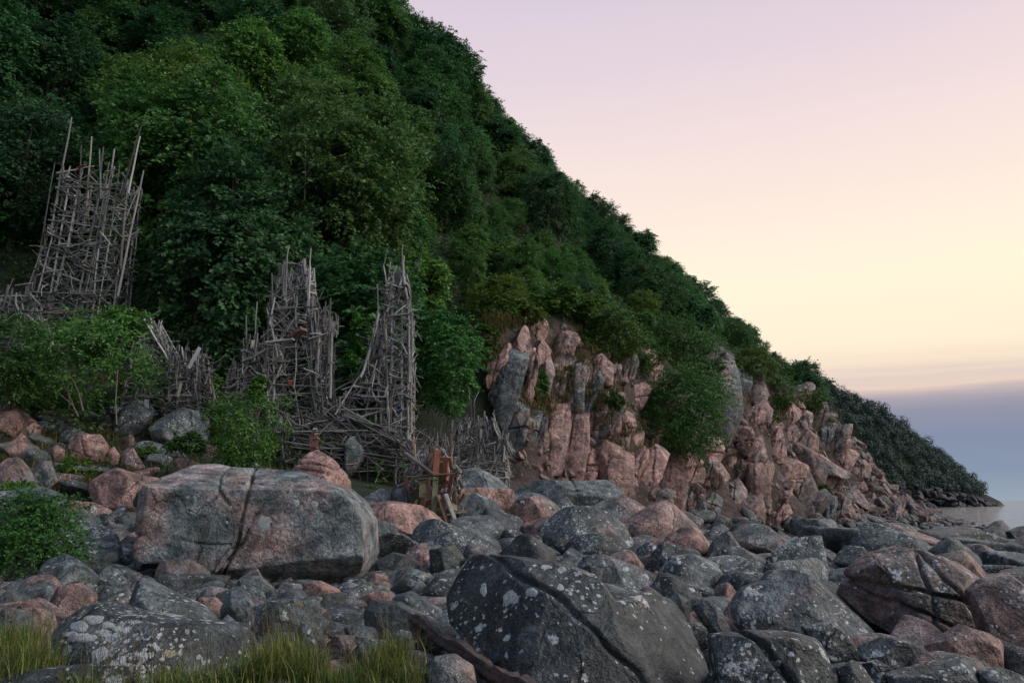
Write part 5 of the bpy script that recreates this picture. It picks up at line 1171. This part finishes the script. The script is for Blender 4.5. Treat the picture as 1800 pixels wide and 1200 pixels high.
hp_, b = tower('driftwood_tower', 'tall leaning driftwood tower of nailed grey poles at the left', 40, [(296, 110, 206), (380, 92, 196), (460, 74, 186), (520, 54, 176), (570, 30, 168), (640, 8, 165)], 1.5, 6, 0.36, 0.068, 0.045, 16, 80, upl=(0.35, 0.8), straight=True,
    spikes=[(98, 360, 126, 206, 0.055), (152, 370, 161, 240, 0.055), (136, 400, 143, 256, 0.05), (168, 400, 182, 258, 0.06), (178, 420, 201, 262, 0.065), (214, 345, 248, 222, 0.065), (226, 340, 246, 240, 0.05), (206, 520, 252, 300, 0.06), (178, 350, 175, 262, 0.05), (60, 500, 85, 395, 0.05), (100, 305, 165, 292, 0.05), (40, 520, 100, 430, 0.05), (86, 540, 120, 330, 0.06), (120, 560, 160, 300, 0.06), (150, 560, 190, 300, 0.06)])
board(hp_, b, 38.2, 136, 296, 150, 290, 0.07, (1.5, 0.45, 0.32)); board(hp_, b, 38.2, 205, 366, 226, 370, 0.05, (1.6, 1.55, 1.5)); board(hp_, b, 38.2, 165, 552, 205, 558, 0.06, (1.2, 0.6, 0.35))
hp_.build()
hp_, b = tower('driftwood_ramp', 'low driftwood ramp running off the left tower to the left edge', 39, [(512, -30, 45), (540, -60, 70), (600, -70, 80)], 1.0, 5, 0.4, 0.06, 0.05, 14, 30, spikes=[(-10, 600, 15, 500, 0.08), (10, 590, 20, 505, 0.07), (28, 590, 60, 540, 0.07), (0, 545, 120, 505, 0.06)]); hp_.build()
hp_, b = tower('driftwood_lattice', 'small slatted driftwood frame with a white board between the left and middle towers', 34, [(615, 306, 346), (665, 302, 350), (725, 292, 352)], 0.8, 4, 0.2, 0.05, 0.045, 16, 50, sag=0.02, spikes=[(355, 660, 356, 602, 0.04), (310, 680, 314, 606, 0.04)])
board(hp_, b, 32.4, 331, 647, 351, 611, 0.06, (2.2, 2.2, 2.3)); board(hp_, b, 32.3, 312, 697, 318, 674, 0.05, (1.5, 1.6, 1.2)); board(hp_, b, 32.0, 257, 735, 258, 702, 0.055, (1.5, 1.65, 1.9)); hp_.build()
hp_, b = tower('driftwood_fence', 'tangled dark driftwood barrier below the tall left tower\'s right side', 34.5, [(560, 240, 256), (620, 236, 275), (650, 230, 318), (712, 215, 325)], 0.9, 5, 0.26, 0.05, 0.045, 26, 60, spikes=[(248, 640, 244, 552, 0.05), (254, 640, 255, 545, 0.05), (225, 570, 232, 543, 0.06), (252, 560, 300, 640, 0.05)])
for t_ in range(len(hp_.sticks)):
    q = hp_.sticks[t_]; hp_.sticks[t_] = q
hp_.build()
hp_, b = tower('driftwood_tower', 'broad stepped driftwood tower in the middle with a white board across it', 33, [(535, 474, 558), (600, 468, 560), (720, 466, 566), (800, 486, 610)], 1.2, 5, 0.25, 0.05, 0.042, 22, 90,
    spikes=[(498, 520, 509, 431, 0.04), (503, 520, 505, 448, 0.04), (541, 520, 546, 436, 0.035), (542, 560, 545, 458, 0.04), (433, 660, 433, 554, 0.04), (446, 640, 452, 530, 0.04), (478, 560, 478, 480, 0.05), (578, 640, 581, 524, 0.05), (570, 600, 572, 530, 0.04), (540, 570, 586, 531, 0.05), (580, 700, 583, 585, 0.05), (571, 720, 577, 580, 0.05)])
tower(None, None, 33, [(462, 498, 536), (500, 490, 540), (545, 478, 546)], 0.8, 4, 0.22, 0.045, 0.04, 10, 24, heap=(hp_, b))
tower(None, None, 32.6, [(548, 548, 568), (640, 548, 570), (760, 552, 574)], 0.7, 3, 0.3, 0.05, 0.04, 6, 10, heap=(hp_, b))
tower(None, None, 32.6, [(598, 432, 466), (650, 428, 468), (740, 426, 470)], 0.8, 3, 0.24, 0.045, 0.04, 8, 14, heap=(hp_, b))
board(hp_, b, 31.05, 468, 602, 516, 596, 0.085, (2.2, 2.2, 2.25)); board(hp_, b, 31.05, 520, 552, 549, 556, 0.04, (1.7, 1.7, 1.7)); board(hp_, b, 31.05, 517, 590, 534, 578, 0.2, (0.95, 0.5, 0.42)); board(hp_, b, 31.05, 478, 641, 495, 624, 0.06, (1.4, 1.35, 1.1)); board(hp_, b, 31.05, 452, 655, 467, 661, 0.05, (1.5, 1.7, 1.5)); board(hp_, b, 31.05, 509, 677, 511, 668, 0.05, (1.6, 0.3, 0.22))
hp_.build()
hp_, b = tower('driftwood_screen', 'short driftwood screen at the left foot of the middle tower', 32.5, [(640, 410, 448), (680, 400, 452), (720, 395, 456)], 0.7, 5, 0.2, 0.045, 0.04, 14, 40, spikes=[(417, 680, 425, 636, 0.06), (433, 690, 434, 640, 0.04)]); hp_.build()
hp_, b = tower('driftwood_tower', 'slim driftwood tower on the right with a flared left foot', 33, [(472, 684, 706), (500, 680, 712), (560, 674, 718), (650, 672, 718), (800, 672, 718)], 0.9, 4, 0.17, 0.055, 0.042, 18, 70,
    spikes=[(680, 520, 675, 462, 0.035), (675, 465, 683, 432, 0.03), (711, 500, 709, 450, 0.06), (709, 470, 707, 430, 0.03), (665, 560, 663, 500, 0.04), (688, 760, 690, 520, 0.085), (722, 760, 724, 560, 0.05), (720, 480, 745, 458, 0.03), (735, 475, 744, 434, 0.025), (724, 545, 740, 543, 0.03), (715, 610, 734, 580, 0.03), (715, 690, 732, 645, 0.035), (582, 690, 650, 660, 0.05), (640, 680, 668, 600, 0.05), (632, 690, 660, 610, 0.05)])
tower(None, None, 32.6, [(560, 664, 676), (620, 650, 678), (665, 630, 680), (700, 600, 682), (750, 585, 684), (800, 585, 690)], 0.8, 5, 0.2, 0.045, 0.042, 16, 50, heap=(hp_, b))
board(hp_, b, 31.8, 698, 724, 708, 720, 0.05, (0.3, 0.5, 1.5)); board(hp_, b, 31.8, 640, 674, 668, 676, 0.07, (1.3, 1.3, 1.25)); hp_.build()
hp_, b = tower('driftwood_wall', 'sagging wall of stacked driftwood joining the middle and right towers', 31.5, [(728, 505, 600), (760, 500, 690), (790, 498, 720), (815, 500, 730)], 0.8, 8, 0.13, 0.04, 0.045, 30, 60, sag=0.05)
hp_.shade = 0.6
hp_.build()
hp_, b = tower('driftwood_cluster', 'loose driftwood cluster with upright poles at the cliff\'s left foot', 36.5, [(768, 756, 884), (800, 754, 888), (832, 750, 890)], 1.0, 7, 0.22, 0.045, 0.038, 22, 50, spikes=[(826, 790, 828, 700, 0.06), (832, 780, 835, 712, 0.05), (848, 780, 852, 722, 0.06), (850, 740, 870, 738, 0.05), (875, 800, 868, 720, 0.05), (840, 800, 842, 730, 0.05), (885, 830, 892, 760, 0.05), (868, 760, 902, 800, 0.05), (860, 770, 905, 793, 0.05), (760, 830, 764, 752, 0.04), (778, 820, 776, 742, 0.045), (790, 820, 796, 738, 0.04), (806, 820, 808, 746, 0.05), (814, 800, 830, 735, 0.04), (858, 800, 838, 742, 0.04), (880, 790, 893, 728, 0.035), (826, 712, 824, 680, 0.02), (832, 715, 842, 688, 0.02), (745, 790, 770, 812, 0.05)])
tower(None, None, 36.2, [(735, 818, 866), (775, 806, 876)], 0.7, 5, 0.3, 0.04, 0.035, 10, 10, heap=(hp_, b))
hp_.build()
hp_, b = tower('driftwood_heap', 'heap of red and yellow-green painted driftwood boards in front of the right tower', 26.5, [(792, 738, 772), (830, 716, 804), (880, 716, 804), (905, 725, 800)], 0.8, 4, 0.3, 0.05, 0.045, 10, 24)
PC = [(0.9, 0.55, 0.42), (1.15, 0.8, 0.6), (0.85, 0.95, 0.55), (1.1, 0.45, 0.38), (0.8, 0.75, 0.7), (1.1, 0.85, 0.6)]
for i in range(46):
    x0 = drng.uniform(716, 800); y0 = drng.uniform(815, 905); a = drng.uniform(-1.9, 0.35) if i % 3 else drng.uniform(-1.9, -1.2); L = drng.uniform(20, 62)
    hp_.add(at(x0, y0, 24.9 + drng.uniform(0, 0.9)) - b, at(x0 + math.cos(a) * L * 0.6, y0 + math.sin(a) * L, 24.9 + drng.uniform(0, 0.9)) - b, drng.uniform(0.04, 0.07), drng.rand() < 0.6, PC[drng.randint(6)])
board(hp_, b, 24.8, 764, 842, 769, 790, 0.075, (0.95, 0.36, 0.30)); board(hp_, b, 24.8, 761, 910, 766, 838, 0.06, (0.75, 0.85, 0.5)); board(hp_, b, 24.8, 712, 796, 762, 832, 0.09, (0.4, 0.36, 0.35)); board(hp_, b, 24.8, 716, 838, 800, 832, 0.05, (1.15, 0.75, 0.5)); board(hp_, b, 24.8, 754, 878, 752, 838, 0.06, (1.0, 0.55, 0.4)); board(hp_, b, 24.8, 726, 838, 770, 842, 0.045, (0.8, 1.05, 0.6)); board(hp_, b, 24.7, 783, 868, 800, 915, 0.07, (0.8, 0.78, 0.75)); board(hp_, b, 24.7, 770, 870, 786, 918, 0.05, (1.0, 0.6, 0.42))
hp_.build()
# totem of red scrap wood on the wedge-shaped boulder
b = at(553, 792, 25.6); hp_ = Heap('wooden_totem', b, 'small upright totem of reddish scrap wood standing on the pink wedge boulder')
for i, (x0, y0, x1, y1, r, c) in enumerate([(553, 794, 552, 766, 0.09, (0.9, 0.48, 0.38)), (547, 775, 560, 770, 0.06, (1.0, 0.6, 0.48)), (548, 768, 556, 762, 0.07, (1.15, 0.75, 0.62)), (548, 784, 558, 787, 0.05, (0.85, 0.5, 0.42)), (546, 796, 562, 795, 0.05, (1.0, 0.42, 0.34)), (549, 760, 554, 753, 0.05, (1.5, 1.45, 1.4))]): board(hp_, b, 25.6, x0, y0, x1, y1, r, c)
hp_.build()
# log among the foreground stones
lp = [at(720, 1088, 11.0), at(760, 1112, 10.2), at(820, 1150, 9.3), at(875, 1185, 8.6), at(930, 1225, 8.0), at(990, 1280, 7.4)]
lq = np.array(lp); tt = np.linspace(0, len(lq) - 1, 46); lq = np.stack([np.interp(tt, np.arange(len(lq)), lq[:, q]) for q in range(3)], 1)
lq[:, 0] += 0.05 * np.sin(tt * 2.1); lq[:, 2] += 0.03 * np.sin(tt * 3.3 + 1)
V, Fc = limb(lq, 0.06, 0.085, 16); ax_ = np.repeat(lq, 16, 0); V = ax_ + (V - ax_) * (1 + 0.9 * fbm(V * np.array([7, 7, 7]), 3, 4) + 0.35 * np.sin(np.tile(np.arange(16), 46) * 1.9))[:, None]
m, k = new_mat('wet_log'); tcn = k.n('ShaderNodeTexCoord'); nn_ = k.noise(tcn.outputs['Object'], 9, 5, 0.7)
finish(k, k.n('ShaderNodeBsdfPrincipled', i_Base_Color=k.ramp(nn_, [(0.35, (0.02, 0.015, 0.014)), (0.65, (0.10, 0.066, 0.056))]), i_Roughness=0.7, i_Normal=k.n('ShaderNodeBump', i_Strength=0.8, i_Distance=0.03, i_Height=nn_).outputs[0]).outputs[0])
o = link('driftwood_log', mk_mesh('driftwood_log', V - np.array(lp[2]), Fc, True, [m]), loc=lp[2]); tag(o, 'dark reddish brown log wedged beside the foremost dark boulder', 'log')
# dead tree showing in the wood, thin stems of the thicket on the left bank
P_ = np.array([at(a, b_, 45) for a, b_ in [(535, 352), (536, 335), (537, 310), (536, 285), (540, 258)]])
dt = link('dead_tree', None, loc=P_[0]); tag(dt, 'pale bare dead tree showing in the wood above the middle tower', 'tree')
link('trunk', mk_mesh('trunk', *limb(P_ - P_[0], 0.06, 0.025, 7), True, [M_PALE]), dt)
for a_, b_, c_, d_ in ((537, 310, 545, 288), (536, 290, 529, 272), (537, 322, 528, 308)):
    link('branch', mk_mesh('branch', *limb([at(a_, b_, 45) - P_[0], at((a_ + c_) / 2, (b_ + d_) / 2 + 2, 45) - P_[0], at(c_, d_, 44.9) - P_[0]], 0.035, 0.012, 5), True, [M_PALE]), dt)
for path, dep, r0, r1 in (([(146, 722), (138, 690), (128, 668), (118, 655), (112, 636)], 30.2, 0.045, 0.02), ([(138, 732), (128, 712), (108, 695), (86, 675)], 30, 0.028, 0.015),
        ([(205, 745), (203, 705), (207, 650)], 29.5, 0.028, 0.015)):
    Q_ = np.array([at(a_, b_, dep) for a_, b_ in path]); l0 = np.array(THICKET.location)
    link('stem', mk_mesh('stem', *limb(Q_ - l0, r0, r1, 7), True, [M_PALE]), THICKET)

# ------------------------------------------------------------------ grasses
def grass(name, spots, n, lo, hi, wid, mat, seed, label, lean=0.5):
    """blades round each spot (X, Y, Z, radius)"""
    rnd = np.random.RandomState(seed); S = np.array(spots)[rnd.randint(len(spots), size=n)]
    base = S[:, :3] + rnd.normal(size=(n, 3)) * np.array([0.5, 0.5, 0.04]) * S[:, 3:4]
    a = rnd.uniform(0, 6.28, n); d = np.stack([np.cos(a), np.sin(a), 0 * a], 1); L = rnd.uniform(lo, hi, n); ln = np.abs(rnd.normal(size=n)) * lean + 0.08
    side = np.stack([-d[:, 1], d[:, 0], 0 * a], 1); rows = []
    for t, wv in ((0, 1), (0.4, 0.85), (0.75, 0.55), (1.0, 0.06)):
        c = base + d * (ln * t ** 1.8 * L)[:, None]; c[:, 2] += L * t * (1 - 0.35 * np.minimum(ln, 1.4) * t)
        rows += [c - side * wid * wv, c + side * wid * wv]
    V = np.stack(rows, 1).reshape(-1, 3); i = np.arange(n) * 8
    Fc = np.concatenate([np.stack([i + 2 * q, i + 2 * q + 1, i + 2 * q + 3, i + 2 * q + 2], 1) for q in range(3)])
    o = link(name, mk_mesh(name, V, Fc, False, [mat])); tag(o, label, 'grass', kind='stuff'); return o
def spots_at(L): return [(p[0], p[1], float(H(p[0], p[1])) if g else p[2], r) for p, r, g in [(at(a, b_, d), r, g) for a, b_, d, r, g in L]]
G1 = [(470, 1190, 8.4, .22, 0), (515, 1190, 8.5, .25, 0), (500, 1165, 8.9, .2, 0), (445, 1200, 8.3, .2, 0), (535, 1195, 8.4, .2, 0), (20, 1190, 8.4, .3, 0), (60, 1180, 8.6, .2, 0), (0, 1150, 9.0, .3, 0), (670, 1190, 8.5, .2, 0), (690, 1170, 8.8, .14, 0)]
G2 = [(400, 1205, 8.2, .3, 0), (340, 1212, 8.1, .3, 0), (290, 1215, 8.1, .25, 0), (590, 1208, 8.3, .25, 0), (640, 1205, 8.3, .25, 0), (720, 1200, 8.4, .2, 0), (150, 1215, 8.1, .3, 0), (30, 1130, 9.4, .4, 0)]
grass('grass', spots_at(G1), 2300, 0.12, 0.44, 0.0062, M_GRASS, 1, 'tall green and yellow grass tufts along the bottom left edge', 0.6)
grass('short_grass', spots_at(G2), 1500, 0.10, 0.32, 0.0055, M_GRASS, 8, 'short grass between the tufts along the bottom left edge', 0.75)
grass('dry_grass', spots_at(G1 + G2 + [(200, 1190, 8.3, .4, 0), (260, 1190, 8.3, .4, 0), (480, 1110, 10, .4, 0), (520, 1120, 10, .4, 0)]), 520, 0.3, 0.8, 0.0028, M_STRAW, 2, 'thin dry grass stalks rising from the bottom edge', 0.35)
ledges = []
lrng = np.random.RandomState(5)
for (px, py, rx_, ry_, n_) in ((880, 572, 50, 14, 50), (945, 715, 26, 30, 36), (1010, 640, 60, 40, 26), (1060, 700, 60, 50, 34), (985, 690, 20, 60, 20), (1100, 770, 80, 40, 30), (1150, 640, 90, 14, 40), (1250, 800, 130, 60, 30), (1400, 720, 90, 36, 60), (1330, 690, 60, 30, 30), (870, 640, 16, 60, 26), (1450, 760, 40, 50, 24), (1180, 800, 60, 10, 20)):
    for _ in range(n_):
        h_ = hit(px + lrng.normal() * rx_ * 0.55, py + lrng.normal() * ry_ * 0.55)
        if h_ is not None and h_[1] < 110: ledges.append((h_[0] , h_[1] - 0.35, h_[2] + 0.1, 0.5))
grass('ledge_grass', ledges, 9000, 0.2, 0.65, 0.016, M_STRAW, 3, 'yellow-brown grass growing on the ledges of the cliff', 0.6)
grass('ledge_herbs', ledges, 7000, 0.15, 0.5, 0.022, M_HERB, 4, 'green herbs growing in the clefts of the cliff', 0.7)
bank = []
for _ in range(520):
    px = lrng.uniform(-20, 560); py = lrng.uniform(650, 875); h_ = hit(px, py)
    if h_ is not None and h_[2] > 2.9: bank.append((h_[0], h_[1], h_[2], 0.55))
grass('bank_grass', bank, 15000, 0.15, 0.5, 0.011, M_HERB, 6, 'rough green grass and herbs on the left bank', 0.6)
grass('bank_dry_grass', [p for p in bank if proj(p[:3])[0] < 200], 3500, 0.2, 0.55, 0.009, M_STRAW, 7, 'brown dry grass on the bank at the left edge', 0.6)
